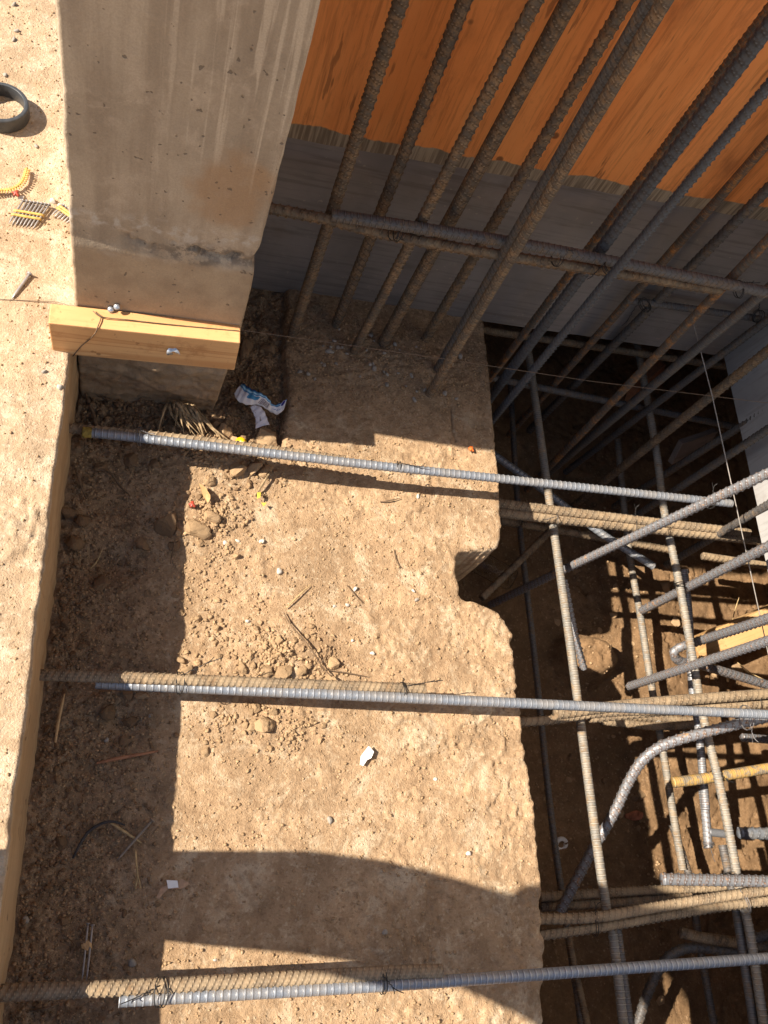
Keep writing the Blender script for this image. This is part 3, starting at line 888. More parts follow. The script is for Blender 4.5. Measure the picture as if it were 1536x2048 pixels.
# upright bars standing in the footing, left to right
UP = [
    ('upright rusty bar nearest the concrete pier', (0.2886, 1.0457, 0.0000), (0.2796, 1.0460, 0.7908), 0.0108, 'rust', 'diag'),
    ('brown upright bar second from the pier', (0.3855, 1.0831, 0.0000), (0.3753, 1.0860, 0.7874), 0.0108, 'rust', 'diag'),
    ('pale rust upright bar third from the pier, footed in pale gravel', (0.4245, 1.0173, 0.0000), (0.4412, 1.0160, 0.8584), 0.0096, 'rust', 'diag'),
    ('dark thick upright bar fourth from the pier', (0.4915, 1.0477, 0.0000), (0.4998, 1.0500, 0.8492), 0.0118, 'rust', 'diag'),
    ('fifth upright bar from the pier, its foot set back toward the grey strip', (0.5960, 1.0781, 0.0000), (0.5923, 1.0810, 0.8517), 0.0105, 'rust', 'diag'),
    ('dark bar behind, left of the twinned uprights at the slab corner', (0.6192, 0.9974, 0.0000), (0.5554, 0.9650, 0.9287), 0.0092, 'dark', 'diag'),
    ('muddy bar in front, right of the twinned uprights at the slab corner', (0.5987, 0.9359, 0.0000), (0.5575, 0.9360, 0.9511), 0.0088, 'rust', 'diag'),
]
for lb, a, b, r, m, st in UP:
    rebar(lb, [a, b], r * 0.93, m, st, group=GROUP_V, e0=0.05, e1=0.35)
# uprights in the pit (back curtain and front curtain)
PITUP = [
    ('orange rusted upright just past the slab corner, half hidden by a blue grey one', (0.8239, 1.0991, -0.0500), (0.8013, 1.0900, 0.8876), 0.0085, 'orange', 'ring', 0.45, 0.3),
    ('thick blue grey upright slanting to the top right corner', (0.8057, 1.0213, -0.1000), (0.7529, 1.0000, 0.9173), 0.0112, 'blue', 'diag', 0.4, 0.3),
    ('slim blue grey upright tied in front of the twin cross bars', (0.7993, 0.9511, -0.1000), (0.7706, 0.9400, 0.8787), 0.0080, 'blue', 'diag', 0.3, 0.3),
    ('dark upright flecked orange, right of the slim blue grey one', (1.0295, 1.1357, -0.0200), (0.9890, 1.1100, 0.6736), 0.0090, 'orange', 'ring', 0.5, 0.4),
    ('coarse dark upright carrying the short upper cross bar', (1.1010, 1.1471, -0.0200), (1.0671, 1.1100, 0.5822), 0.0108, 'dark', 'diag', 0.5, 0.4),
    ('thin rusty upright crossing in front of the twin bars', (1.0978, 0.9920, -0.2500), (1.0520, 1.0000, 0.5669), 0.0085, 'orange', 'diag', 0.3, 0.4),
    ('shiny grey upright with fine ribs at the right of the grey strip', (1.1811, 1.0409, -0.5000), (1.1778, 1.0200, 0.3874), 0.0108, 'dark', 'ring', 0.06, 0.5),
    ('black upright in deep shade, left of the paired ones', (1.2627, 1.0663, -0.5000), (1.3409, 1.0900, 0.2554), 0.0100, 'dark', 'ring', 0.05, 0.5),
    ('brown upright running close below the black one', (1.2787, 0.9580, -0.5400), (1.2620, 0.9600, 0.3089), 0.0112, 'rust', 'diag', 0.03, 0.5),
    ('dark ribbed upright against the pale side panel', (1.4193, 0.9566, -0.3000), (1.4321, 0.9500, 0.1066), 0.0100, 'dark', 'diag', 0.25, 0.6),
    ('dusty dark upright, lower of two beside the pale side panel', (1.3730, 0.8653, -0.4500), (1.3623, 0.8600, 0.1614), 0.0100, 'dark', 'diag', 0.1, 0.6),
    ('sunlit grey upright crossing the end of the upper cross bar', (0.9682, 0.6248, -0.5300), (1.1473, 0.6400, 0.3475), 0.0102, 'greyrust', 'diag', 0.02, 0.6),
    ('black shaded upright below the sunlit grey one', (1.4515, 0.7226, -0.3800), (1.4180, 0.7200, 0.0543), 0.0098, 'dark', 'diag', 0.02, 0.6),
    ('clean grey upright with an orange spot, its end on the lower mat', (1.3486, 0.5843, -0.4000), (1.3343, 0.5900, 0.1133), 0.0115, 'greyrust', 'diag', 0.0, 0.6),
    ('rust freckled upright below the hooked bar', (1.2318, 0.3622, -0.3400), (1.2227, 0.3600, 0.1752), 0.0100, 'greyrust', 'diag', 0.0, 0.6),
]
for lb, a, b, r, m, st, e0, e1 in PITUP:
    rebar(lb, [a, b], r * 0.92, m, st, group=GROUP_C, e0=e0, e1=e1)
rebar('hooked grey bar beside the pine board', [(1.3580, 0.4500, 0.2749), (1.3724, 0.4500, 0.0268), (1.4055, 0.4674, -0.2700), (1.3870, 0.4624, -0.3200), (1.3797, 0.4496, -0.3350), (1.4089, 0.4337, -0.3500), (1.4825, 0.4271, -0.3600), (1.7206, 0.3871, -0.4000), (1.9007, 0.3528, -0.4100)], 0.0108, 'greyrust', 'diag', True, GROUP_C)
# twin cross bars tied to the uprights
rebar('dark grey cross bar, upper of the twin tied across the uprights', [(0.2721, 1.0000, 0.4251), (0.5773, 0.9900, 0.4504), (0.7893, 0.9800, 0.4613), (1.1285, 0.9700, 0.4684)], 0.0100, 'dark', 'ring', True, GROUP_V, e1=0.2)
rebar('rusty cross bar coming out behind the pier, lower of the twin', [(0.1740, 1.0300, 0.3811), (0.2779, 1.0200, 0.3911), (0.3870, 1.0100, 0.3924), (0.5930, 0.9900, 0.4160), (0.8313, 0.9850, 0.4306), (1.0471, 0.9850, 0.4351)], 0.0092, 'rust', 'diag', True, GROUP_V)
rebar('short grey cross bar low on the grey strip', [(1.0109, 1.1250, 0.1991), (1.3622, 1.1250, 0.2140)], 0.0080, 'dark', 'ring', False, GROUP_V)
rebar('shadowed cross bar just under the back form', [(0.7817, 1.2097, -0.1000), (1.2069, 1.2119, -0.1000), (1.4803, 1.2131, -0.1000)], 0.0095, 'rust', 'ring', True, GROUP_C, e1=0.05)
rebar('second shadowed cross bar under the back form', [(0.8183, 1.1401, -0.2000), (1.1450, 1.1172, -0.2000), (1.5831, 1.0871, -0.2000)], 0.0095, 'dark', 'ring', True, GROUP_C, e1=0.04)

# the three pairs lying across the footing
Zs = 0.085
rebar('clean grey bar with a yellow painted end, rear pair on the footing', [(-0.1084, 0.7151, 0.0820), (-0.0093, 0.7142, 0.0830), (0.3889, 0.7061, 0.0850), (0.7137, 0.7064, 0.0800), (1.2993, 0.7067, 0.0700)], 0.0085, 'grey', 'ring', True, GROUP_S)
rebar('dusty brown dowel half hidden behind the grey bar of the rear pair', [(-0.1380, 0.7217, 0.0780), (0.0351, 0.7250, 0.0740), (0.2521, 0.7212, 0.0720), (0.3823, 0.7159, 0.0720)], 0.0086, 'tan', 'diag', True, GROUP_S)
rebar('clean grey bar of the middle pair on the footing', [(-0.0448, 0.2663, 0.0750), (0.0805, 0.2617, 0.0780), (0.6671, 0.2434, 0.0850), (1.2793, 0.2301, 0.0700)], 0.0085, 'grey', 'ring', True, GROUP_S, e1=0.25)
rebar('dust covered dowel of the middle pair on the footing', [(-0.1358, 0.2754, 0.0880), (0.0834, 0.2737, 0.0850), (0.5226, 0.2665, 0.0800)], 0.0086, 'tan', 'diag', True, GROUP_S, pitch=0.0102)
rebar('clean grey bar of the front pair on the footing', [(0.0285, -0.1882, 0.0850), (0.4196, -0.1983, 0.0850), (0.6992, -0.2032, 0.0800), (1.1749, -0.2117, 0.0600)], 0.0085, 'grey', 'ring', True, GROUP_S, e1=0.3)
rebar('dust covered dowel of the front pair on the footing', [(-0.1306, -0.1660, 0.0920), (0.0845, -0.1749, 0.0880), (0.4202, -0.1826, 0.0850), (0.5242, -0.1855, 0.0850)], 0.0095, 'tan', 'diag', True, GROUP_S, pitch=0.0104)

# cage in the pit: bars running away from the camera
CAGE = [
    ('thin dark lengthwise bar nearest the slab', [(1.0295, 1.2858, -0.4200), (1.0111, 0.8480, -0.4200), (1.0140, 0.4424, -0.4200), (1.0135, 0.0965, -0.4200), (1.0215, -0.1254, -0.4200), (1.0318, -0.2908, -0.4200), (1.0357, -0.3984, -0.4200)], 0.0080, 'dark', 'ring', 0, 0.1),
    ('dark lengthwise bar doubled at the bottom nearest the slab', [(1.0208, -0.1980, -0.4100), (1.0356, -0.3146, -0.4100), (1.0489, -0.3979, -0.4100)], 0.0075, 'rust', 'ring', 0, 0.1),
    ('sunlit straight lengthwise bar, first clear of the slab', [(0.9575, 1.1549, -0.1650), (0.9645, 0.8494, -0.1650), (0.9750, 0.4366, -0.1650), (0.9793, 0.0819, -0.1650), (0.9844, -0.1294, -0.1650), (0.9920, -0.1922, -0.1650), (0.9897, -0.3534, -0.1650)], 0.0092, 'greytan', 'ring', 0.1, 0.1),
    ('dark bar lapped on the sunlit lengthwise one at the bottom', [(1.0024, -0.1563, -0.1650), (1.0036, -0.2065, -0.1650), (1.0041, -0.3546, -0.1650)], 0.0085, 'dark', 'ring', 0, 0.1),
    ('grey brown lengthwise bar with tied crossing beside the hooked bar', [(1.3074, 1.2429, -0.1700), (1.3079, 0.9722, -0.1700), (1.2994, 0.7958, -0.1700), (1.3057, 0.5902, -0.1700), (1.3065, 0.4022, -0.1700), (1.3065, 0.2680, -0.1700), (1.3185, 0.1031, -0.1700), (1.3217, -0.0415, -0.1700), (1.3210, -0.1122, -0.1700), (1.3278, -0.2082, -0.1700), (1.3200, -0.3825, -0.1700)], 0.0096, 'greytan', 'ring', 0.1, 0.1),
    ('lengthwise bar of the lower mat in the middle of the pit', [(1.3711, 1.1246, -0.4200), (1.3510, 0.7870, -0.4200), (1.3543, 0.5786, -0.4200), (1.3544, 0.4102, -0.4200), (1.3589, 0.2015, -0.4200), (1.3605, 0.0304, -0.4200), (1.3631, -0.0743, -0.4200)], 0.0090, 'greytan', 'ring', 0, 0),
    ('lower mat bar picked up again past the thick brown bar', [(1.3601, 0.0308, -0.4300), (1.3897, -0.1155, -0.4300), (1.3847, -0.2229, -0.4300), (1.3888, -0.4202, -0.4300)], 0.0088, 'dark', 'ring', 0, 0.1),
    ('short grey lengthwise bar with a sawn end, under the tied crossing', [(1.3832, 0.6520, -0.2400), (1.3815, 0.5328, -0.2500), (1.3694, 0.3521, -0.2700), (1.3744, 0.2561, -0.2800), (1.3707, 0.1414, -0.2900), (1.3618, 0.0597, -0.2900)], 0.0088, 'greyrust', 'ring', 0, 0),
    ('bar lapped left of the tied lengthwise bar at the bottom', [(1.3135, -0.0183, -0.1900), (1.3173, -0.1005, -0.1900), (1.3177, -0.1994, -0.1900), (1.3112, -0.3849, -0.1900)], 0.0088, 'dark', 'ring', 0, 0.1),
    ('short tapering bar end beside the sunlit lengthwise bar', [(0.9997, 0.5893, -0.2000), (1.0279, 0.4739, -0.2300), (1.0659, 0.3884, -0.2700)], 0.0078, 'greyrust', 'diag', 0, 0),
]
for lb, pts, r, m, st, e0, e1 in CAGE:
    rebar(lb, pts, r, m, st, True, GROUP_C, e0, e1)
CROSS = [
    ('dusty cross bar, upper of the sunlit pair below the rear bar', [(0.7669, 0.7543, -0.1400), (0.9085, 0.7476, -0.1400), (1.5261, 0.7301, -0.1400)], 0.0100, 'tan', 'diag', 0, 0),
    ('dusty cross bar, lower of the sunlit pair below the rear bar', [(0.7695, 0.7356, -0.1500), (0.9165, 0.7276, -0.1500), (1.5910, 0.7149, -0.1500)], 0.0105, 'tan', 'diag', 0, 0.15),
    ('muddy cross bar of the lower mat under the sunlit pair', [(0.9525, 0.8237, -0.4200), (1.1354, 0.8100, -0.4200), (1.3975, 0.7873, -0.4200), (1.4902, 0.7786, -0.4200)], 0.0098, 'tan', 'diag', 0, 0),
    ('short dusty cross bar right of the cut pipe', [(1.5667, 0.7516, -0.3800), (1.6703, 0.7432, -0.3800), (1.8351, 0.7322, -0.3800)], 0.0098, 'tan', 'diag', 0, 0),
    ('tan cross bar just above the middle grey bar', [(0.8965, 0.2577, -0.1300), (1.1438, 0.2858, -0.1300), (1.4706, 0.3106, -0.1300)], 0.0105, 'tan', 'diag', 0, 0.15),
    ('second tan cross bar running along the middle grey bar', [(0.9931, 0.2530, -0.1500), (1.3151, 0.2812, -0.1500), (1.4825, 0.2904, -0.1500)], 0.0100, 'tan', 'diag', 0, 0.15),
    ('knobbly cross bar just below the middle grey bar', [(0.7690, 0.2391, -0.1400), (0.8882, 0.2463, -0.1400), (1.0138, 0.2626, -0.1400), (1.1835, 0.2711, -0.1400)], 0.0092, 'tan', 'diag', 0, 0),
    ('shaded grey cross bar of the lower mat below the middle bar', [(1.1731, 0.2853, -0.4000), (1.3343, 0.2725, -0.4000), (1.4729, 0.2786, -0.4000)], 0.0098, 'tan', 'diag', 0, 0),
    ('rusty cross bar of the lower mat below the middle bar', [(1.2454, 0.3016, -0.4200), (1.4729, 0.2906, -0.4200)], 0.0092, 'tan', 'diag', 0, 0),
    ('sunlit grey stub at the right below the middle bar', [(1.5149, 0.2311, -0.3000), (1.6309, 0.2226, -0.3000)], 0.0090, 'greyrust', 'diag', 0, 0.1),
    ('muddy cross bar, upper of the front crossing pair', [(0.7687, -0.1349, -0.1250), (0.9258, -0.1398, -0.1250), (1.0648, -0.1297, -0.1250), (1.2483, -0.1161, -0.1250), (1.3587, -0.1105, -0.1250)], 0.0090, 'tan', 'diag', 0, 0.15),
    ('muddy cross bar, lower of the front crossing pair', [(0.7721, -0.1708, -0.1400), (0.8373, -0.1668, -0.1400), (0.9622, -0.1607, -0.1400), (1.1244, -0.1475, -0.1400), (1.2936, -0.1362, -0.1400), (1.3655, -0.1339, -0.1400)], 0.0082, 'tan', 'diag', 0, 0.15),
    ('earth coloured lower cross bar behind the front pair', [(0.9440, -0.1139, -0.3800), (1.2182, -0.1118, -0.3800), (1.4707, -0.1143, -0.3800), (1.6115, -0.1160, -0.3800)], 0.0098, 'tan', 'diag', 0, 0.1),
    ('shaded lower cross bar between the front pair and the earth coloured one', [(0.9466, -0.1351, -0.3900), (1.2293, -0.1332, -0.3900), (1.3507, -0.1281, -0.3900)], 0.0090, 'rust', 'diag', 0, 0),
    ('thick purple brown cross bar with a round end', [(1.0905, -0.0773, -0.1100), (1.3506, -0.0922, -0.1100)], 0.0112, 'greyrust', 'diag', 0, 0.15),
    ('grey bar end poking in at the right above the thick brown bar', [(1.4714, 0.0058, -0.3200), (1.5894, -0.0011, -0.3200)], 0.0135, 'grey', 'diag', 0, 0.1),
    ('yellow sprayed cross bar at the right', [(1.2170, 0.1176, -0.2000), (1.3232, 0.1288, -0.1900), (1.4626, 0.1459, -0.1700)], 0.0112, 'yellow', 'ring', 0, 0.15),
    ('blue grey diagonal bar passing under the sunlit pair', [(0.8554, 0.9888, -0.3000), (1.0257, 0.8768, -0.3000), (1.1920, 0.7608, -0.3000), (1.3369, 0.6785, -0.3000)], 0.0085, 'grey', 'diag', 0, 0),
    ('dark diagonal bar over the plastic bottle by the notch', [(0.8369, 0.5730, -0.3300), (1.0439, 0.7634, -0.3300)], 0.0088, 'rust', 'diag', 0, 0.08),
    ('large bent grey bar sweeping down to the left', [(1.4687, 0.2588, -0.0400), (1.3853, 0.2439, -0.0500), (1.3009, 0.2283, -0.0600), (1.2138, 0.2101, -0.0800), (1.1435, 0.1902, -0.1100), (1.1049, 0.1616, -0.1400), (1.0846, 0.1156, -0.1800), (1.0656, 0.0573, -0.2200), (1.0219, -0.0265, -0.2700), (0.9699, -0.1420, -0.3400)], 0.0110, 'greyrust', 'diag', 0, 0),
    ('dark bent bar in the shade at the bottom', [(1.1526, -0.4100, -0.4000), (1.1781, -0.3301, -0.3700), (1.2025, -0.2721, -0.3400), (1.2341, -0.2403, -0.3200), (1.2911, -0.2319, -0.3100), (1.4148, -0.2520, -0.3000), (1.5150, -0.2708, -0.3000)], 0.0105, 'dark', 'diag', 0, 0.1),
    ('muddy round ended bar above the dark bent one', [(1.2373, -0.1969, -0.2900), (1.3188, -0.2161, -0.2800), (1.4554, -0.2378, -0.2700)], 0.0100, 'rust', 'diag', 0, 0.1),
    ('grey bar entering at the right beside the tied lap', [(1.3720, -0.2127, -0.2200), (1.5075, -0.1904, -0.2200)], 0.0100, 'dark', 'diag', 0, 0.05),
]
for lb, pts, r, m, st, e0, e1 in CROSS:
    rebar(lb, pts, r, m, st, True, GROUP_C, e0, e1)
# welded offcut: a tee of grey bar
tee = rebar('grey tee shaped bar offcut standing in the sun', [(1.3697, 0.1084, -0.3000), (1.3655, 0.0488, -0.3000), (1.3581, -0.0248, -0.3000)], 0.0100, 'greyrust', 'ring', False, GROUP_C)
V_, F_, c_ = tube([(1.3628, 0.0105, -0.2980), (1.4145, 0.0046, -0.3000)], 0.0095, 12, 0.004, False)
mesh_from('stub', [(V_, F_, c_)], BM['greyrust'], True, tee)

# yellow paint on two bars
def band(name, p, q, r, mat, parent=None):
    V_, F_, c_ = tube([p, q], r, 14, 0.002, False)
    return mesh_from(name, [(V_, F_, c_)], mat, True, parent)
for o in [o for o in COL.objects if o.get('label', '').startswith('clean grey bar with a yellow')]:
    band('painted_end', (-0.1092, 0.7150, 0.0820), (-0.0929, 0.7149, 0.0821), 0.0101, plain('dirty_yellow_paint', (0.27, 0.20, 0.045), 0.7, var=0.4), o)

# ------------------------------------------------------------------ tie wires
def tie(label, c, ax, rad, mat=None, tail=None, loops=2, flat=1.0):
    hgt = 0.62 if rad > 0.016 else 1.0
    """wire wound around a bar pair: c centre, ax bar direction, rad radius of the wrap"""
    c = np.array(c); ax = np.array(ax, float); ax /= np.linalg.norm(ax)
    u = np.cross(ax, (0, 0, 1.0)); u /= np.linalg.norm(u); w = np.cross(u, ax)
    parts = []
    for k in range(loops):
        ph = rng.random()
        sk = (rng.random() - 0.5) * 0.012
        pts = [c + ax * (0.004 * k + sk * math.sin(t)) + u * rad * flat * math.cos(t) + w * rad * hgt * math.sin(t) for t in np.linspace(0, 2 * math.pi, 17)]
        parts.append(tube(pts, 0.0008, 6, 0.003))
    tl = np.array(tail) if tail is not None else -u * 0.02 + w * 0.008
    st = c + w * rad * hgt * 0.8 - u * rad * 0.5
    tw = []
    for t in np.linspace(0, 1, 14):
        tw.append(st + tl * t + 0.0013 * (math.cos(t * 22) * ax + math.sin(t * 22) * w))
    parts.append(tube(tw, 0.0008, 6, 0.002))
    for e in (0.4, -0.3):
        parts.append(tube([st + tl, st + tl * 1.3 + ax * 0.008 * e, st + tl * 1.5 + ax * 0.022 * e + w * 0.004], 0.00075, 5, 0.003))
    o = mesh_from('tie_wire', parts, mat or M_WIRE)
    tag(o, label, 'tie wire', 'tie wires on the rebar')
    return o
X1 = (1, 0, 0)
tie('tie wire on the rear grey bar near the yellow end', (-0.0114, 0.7170, 0.0850), X1, 0.0185, M_WIRE_L, loops=2, tail=(0.012, -0.006, 0.002))
tie('dark tie wire at the middle of the rear grey bar', (0.4888, 0.7085, 0.0840), X1, 0.0105, loops=2, tail=(0.03, -0.006, 0.004))
tie('long tailed tie wire at the left of the middle pair', (0.0855, 0.2677, 0.0820), X1, 0.0185, loops=2, tail=(0.04, 0.02, 0.008))
tie('tie wire at the end of the middle dowel', (0.4766, 0.2590, 0.0820), X1, 0.0185, loops=2, tail=(0.045, 0.008, 0.0))
tie('tie wire at the left of the front pair', (0.0821, -0.1817, 0.0880), X1, 0.0195, loops=3, tail=(-0.03, -0.012, 0.004))
tie('tie wire at the right of the front pair', (0.4215, -0.1916, 0.0850), X1, 0.0185, loops=2, tail=(0.012, -0.016, 0.012))
tie('tie wire on the twin cross bars nearest the pier', (0.3862, 1.0000, 0.4173), (1, 0, -0.05), 0.021, loops=3, tail=(0.01, -0.01, -0.02))
tie('tie wire on the twin cross bars between the uprights', (0.6860, 0.9850, 0.4437), (1, 0, -0.05), 0.021, loops=2, tail=(0.008, -0.012, 0.012))
tie('knotted tie wire where the slim blue upright crosses the twin bars', (0.7828, 0.9650, 0.4544), (0.05, 0, 1), 0.013, loops=3, tail=(-0.01, -0.01, -0.012))
tie('curled tie wire at the right end of the twin bars', (1.0634, 0.9700, 0.4627), (1, 0, -0.05), 0.019, loops=2, tail=(0.004, -0.014, 0.018))
tie('tie wire on the short upper cross bar, its tail hanging', (1.0486, 1.1100, 0.2069), (0.1, 0, 1), 0.016, loops=3, tail=(0.006, -0.006, -0.05))
tie('tie wire at the right end of the short cross bar', (1.3265, 1.1100, 0.2388), (1, 0, 0), 0.014, loops=3)
tie('tie wire where the rear bar meets the sunlit upright', (1.2444, 0.7063, 0.0650), X1, 0.014, loops=2)
tie('bent tie wire on the sunlit pair beside the lengthwise bar', (0.9653, 0.7193, -0.1450), X1, 0.016, M_WIRE_L, loops=1, tail=(-0.03, -0.012, 0.006))
tie('tie wire on the sunlit pair near its middle', (1.1810, 0.7291, -0.1450), X1, 0.024, loops=1)
tie('tie wire at the crossing under the clean grey upright', (1.3065, 0.5798, -0.1700), (0, 1, 0), 0.013, loops=3)
tie('tie wire on the tan cross bars at the right edge', (1.4469, 0.2977, -0.1400), X1, 0.022, loops=1)
tie('tie wire tying the bent bar to the middle grey bar', (1.2716, 0.2329, 0.0100), X1, 0.026, M_WIRE_L, loops=2, tail=(-0.004, -0.045, 0.004))
tie('tie wire on the yellow sprayed bar', (1.3184, 0.1291, -0.1800), X1, 0.015, loops=2, tail=(0.016, -0.016, 0.004))
tie('tangle of tie wire on the tee shaped offcut', (1.3529, -0.0204, -0.2900), (0, 1, 0), 0.013, M_WIRE_L, loops=3, tail=(-0.004, -0.018, 0.01))
tie('tie wire on the lap above the thick brown bar', (1.3032, -0.0815, -0.1750), (0, 1, 0), 0.020, loops=2)
tie('bunch of tie wire on the front crossing pair', (1.2927, -0.1329, -0.1300), (0.9, 0.2, 0), 0.022, M_WIRE_L, loops=3, tail=(-0.02, 0.03, 0.01))
tie('muddy tie wire on the shaded left of the front crossing pair', (0.9291, -0.1528, -0.1300), X1, 0.022, loops=2)
tie('tie wire lapping the two bars at the bottom', (0.9963, -0.2323, -0.1600), (0, 1, 0), 0.018, loops=2)

for p, ax, rd, lb in (((1.2979, 0.7351, -0.1500), (0, 1, 0), 0.0125, 'tie wire where the sunlit pair crosses the tied lengthwise bar'), ((0.9628, 0.2665, -0.1550), (0, 1, 0), 0.0135, 'tie wire under the middle grey bar on the sunlit lengthwise bar'),
                      ((1.2950, 0.2863, -0.1550), (0, 1, 0), 0.0125, 'tie wire where the tan cross bars pass over the lengthwise bar'), ((0.9760, -0.1475, -0.1500), (0, 1, 0), 0.0125, 'tie wire where the front crossing pair meets the sunlit lengthwise bar'),
                      ((1.0084, 0.8244, -0.4100), X1, 0.013, 'tie wire in shade on the thin dark lengthwise bar'), ((1.0062, -0.1302, -0.4000), X1, 0.014, 'tie wire in shade at the foot of the bent bar'),
                      ((1.3686, 0.3766, -0.2600), (0, 1, 0), 0.013, 'tie wire where the rust freckled upright meets the short grey bar'), ((1.3394, 0.3926, -0.4000), (0, 1, 0), 0.013, 'tie wire on the lower mat by the rust freckled upright')):
    tie(lb, p, ax, rd, loops=2, tail=(rng.uniform(-0.02, 0.02), rng.uniform(-0.02, 0.02), 0.008))

# ------------------------------------------------------------------ strings
def line(name, label, pts, r, mat, cat='string', curved=False):
    o = mesh_from(name, [tube(pts, r, 6, 0.01, curved)], mat)
    return tag(o, label, cat)
line('string_line', 'dark string stretched from the ground over the timber and across the bars', [(-0.2994, 0.8778, 0.2120), (-0.1636, 0.8925, 0.2150), (-0.1030, 0.8293, 0.2910), (0.1426, 0.8353, 0.2920), (0.4910, 0.8563, 0.2620), (0.8418, 0.8525, 0.2620), (1.2766, 0.8606, 0.2620), (1.4161, 0.8617, 0.2620)], 0.0006, M_STRING_D)
line('wall_string', 'thin wire hanging from the short cross bar to the lower right', [(1.1800, 1.1000, 0.2001), (1.2248, 0.9300, 0.1622), (1.4689, 0.4040, -0.1000), (1.5020, 0.2969, -0.1300)], 0.0012, M_STRING)

# ------------------------------------------------------------------ the timber on the pier
def bevel_box(name, sx, sy, sz, mat, bev=0.002, parent=None):
    bm = bmesh.new()
    bmesh.ops.create_cube(bm, size=1.0)
    bmesh.ops.scale(bm, vec=(sx, sy, sz), verts=bm.verts)
    bmesh.ops.bevel(bm, geom=bm.edges[:], offset=bev, segments=2, profile=0.6, affect='EDGES')
    me = bpy.data.meshes.new(name); bm.to_mesh(me); bm.free()
    me.materials.append(mat)
    o = bpy.data.objects.new(name, me); COL.objects.link(o)
    if parent: o.parent = parent
    return o
tb = bevel_box('timber_block', 0.3045, 0.038, 0.089, M_PINE, 0.0022)
tb.location = (-0.0105, 0.8192, 0.2515)
tb.rotation_euler = (0, math.radians(-1.2), math.radians(1.5))
tag(tb, 'short fresh pine block fixed across the foot of the concrete pier', 'timber')
def disc_on(name, c, nrm, r, th, mat, label, cat, bite=False):
    n_ = 20; V = []; F = []
    nrm = Vector(nrm).normalized(); q = nrm.to_track_quat('Z', 'Y')
    for k, (rr, z) in enumerate(((r * 0.25, th * 0.4), (r, th * 0.4), (r, 0))):
        for i in range(n_):
            a = 2 * math.pi * i / n_
            rad = rr
            p = Vector((rad * math.cos(a), rad * 0.85 * math.sin(a), z + (0.004 * math.sin(a * 2 + 1) if k else 0)))
            V.append(tuple(Vector(c) + q @ p))
    keep = range(n_ - 5) if bite else range(n_)
    for k in range(2):
        for i in keep:
            j = (i + 1) % n_
            F.append((k * n_ + i, (k + 1) * n_ + i, (k + 1) * n_ + j, k * n_ + j))
    o = obj(name, V, F, mat, smooth=True)
    return tag(o, label, cat)
disc_on('metal_washer', (0.0343, 0.7990, 0.2521), (0, -1, 0.1), 0.0115, 0.002, M_ZINC, 'bent bright metal washer nailed to the timber front', 'washer', True)
# two nails with rusty heads in the top back edge of the timber
for k, (p, lb) in enumerate((((-0.0710, 0.8380, 0.2938), 'bright nail head on the timber top, left of two'), ((-0.0616, 0.8380, 0.3032), 'bright nail head on the timber top, right of two'))):
    c = Vector(p)
    s1 = tube([c + Vector((0, 0.02, 0.0)), c + Vector((0, -0.002, 0.004))], 0.0022, 8, 0.004, False)
    h1 = tube([c + Vector((0, -0.002, 0.003)), c + Vector((0, -0.0045, 0.006))], 0.0052, 12, 0.001, False)
    o = mesh_from('nail', [s1, h1], M_ZINC)
    tag(o, lb, 'nail', 'nails stuck in the timber')
line('tie_wire_loop', 'brown wire looped over the left end of the timber', [(-0.1003, 0.8410, 0.2849), (-0.0899, 0.8229, 0.2980), (-0.0842, 0.8197, 0.2970), (-0.0878, 0.8006, 0.2970), (-0.0897, 0.7947, 0.2910), (-0.0989, 0.7970, 0.2648), (-0.1145, 0.7970, 0.2368), (-0.1292, 0.7970, 0.2019)], 0.0010, M_TWIG, 'wire', True)
line('tie_wire_end', 'second thin wire running along the timber top', [(-0.0978, 0.8259, 0.3000), (-0.0832, 0.8178, 0.2985), (-0.0396, 0.8199, 0.2980), (0.0161, 0.8214, 0.2985), (0.1383, 0.8272, 0.3000)], 0.0009, M_TWIG, 'wire', True)

# boards in the pit
def board(name, label, a, b, up, w, th, mat, cat='board'):
    a, b = Vector(a), Vector(b); ax = (b - a); L = ax.length; ax.normalize()
    up = Vector(up); up = (up - ax * up.dot(ax)).normalized(); side = ax.cross(up)
    o = bevel_box(name, L, w, th, mat, 0.0018)
    o.matrix_world = Matrix.Translation((a + b) / 2) @ Matrix((ax, side, up)).transposed().to_4x4()
    return tag(o, label, cat)
board('pine_board', 'pine board lying in the pit beside the hooked bar', (1.5421, 0.4896, -0.4600), (1.8965, 0.6241, -0.4000), (-0.45, -0.3, 0.85), 0.075, 0.038, M_PINE2)
board('grey_board', 'grey offcut board in the dark below the side panel', (1.4731, 1.0356, -0.3000), (1.6059, 1.0919, -0.3000), (-0.6, -0.8, 0.2), 0.085, 0.018, M_GREY)
board('rusty_board', 'brown board end in the dark under the back form', (1.3863, 1.2380, -0.3400), (1.5031, 1.3393, -0.3400), (0, -0.9, 0.3), 0.07, 0.03, M_RED_WOOD)

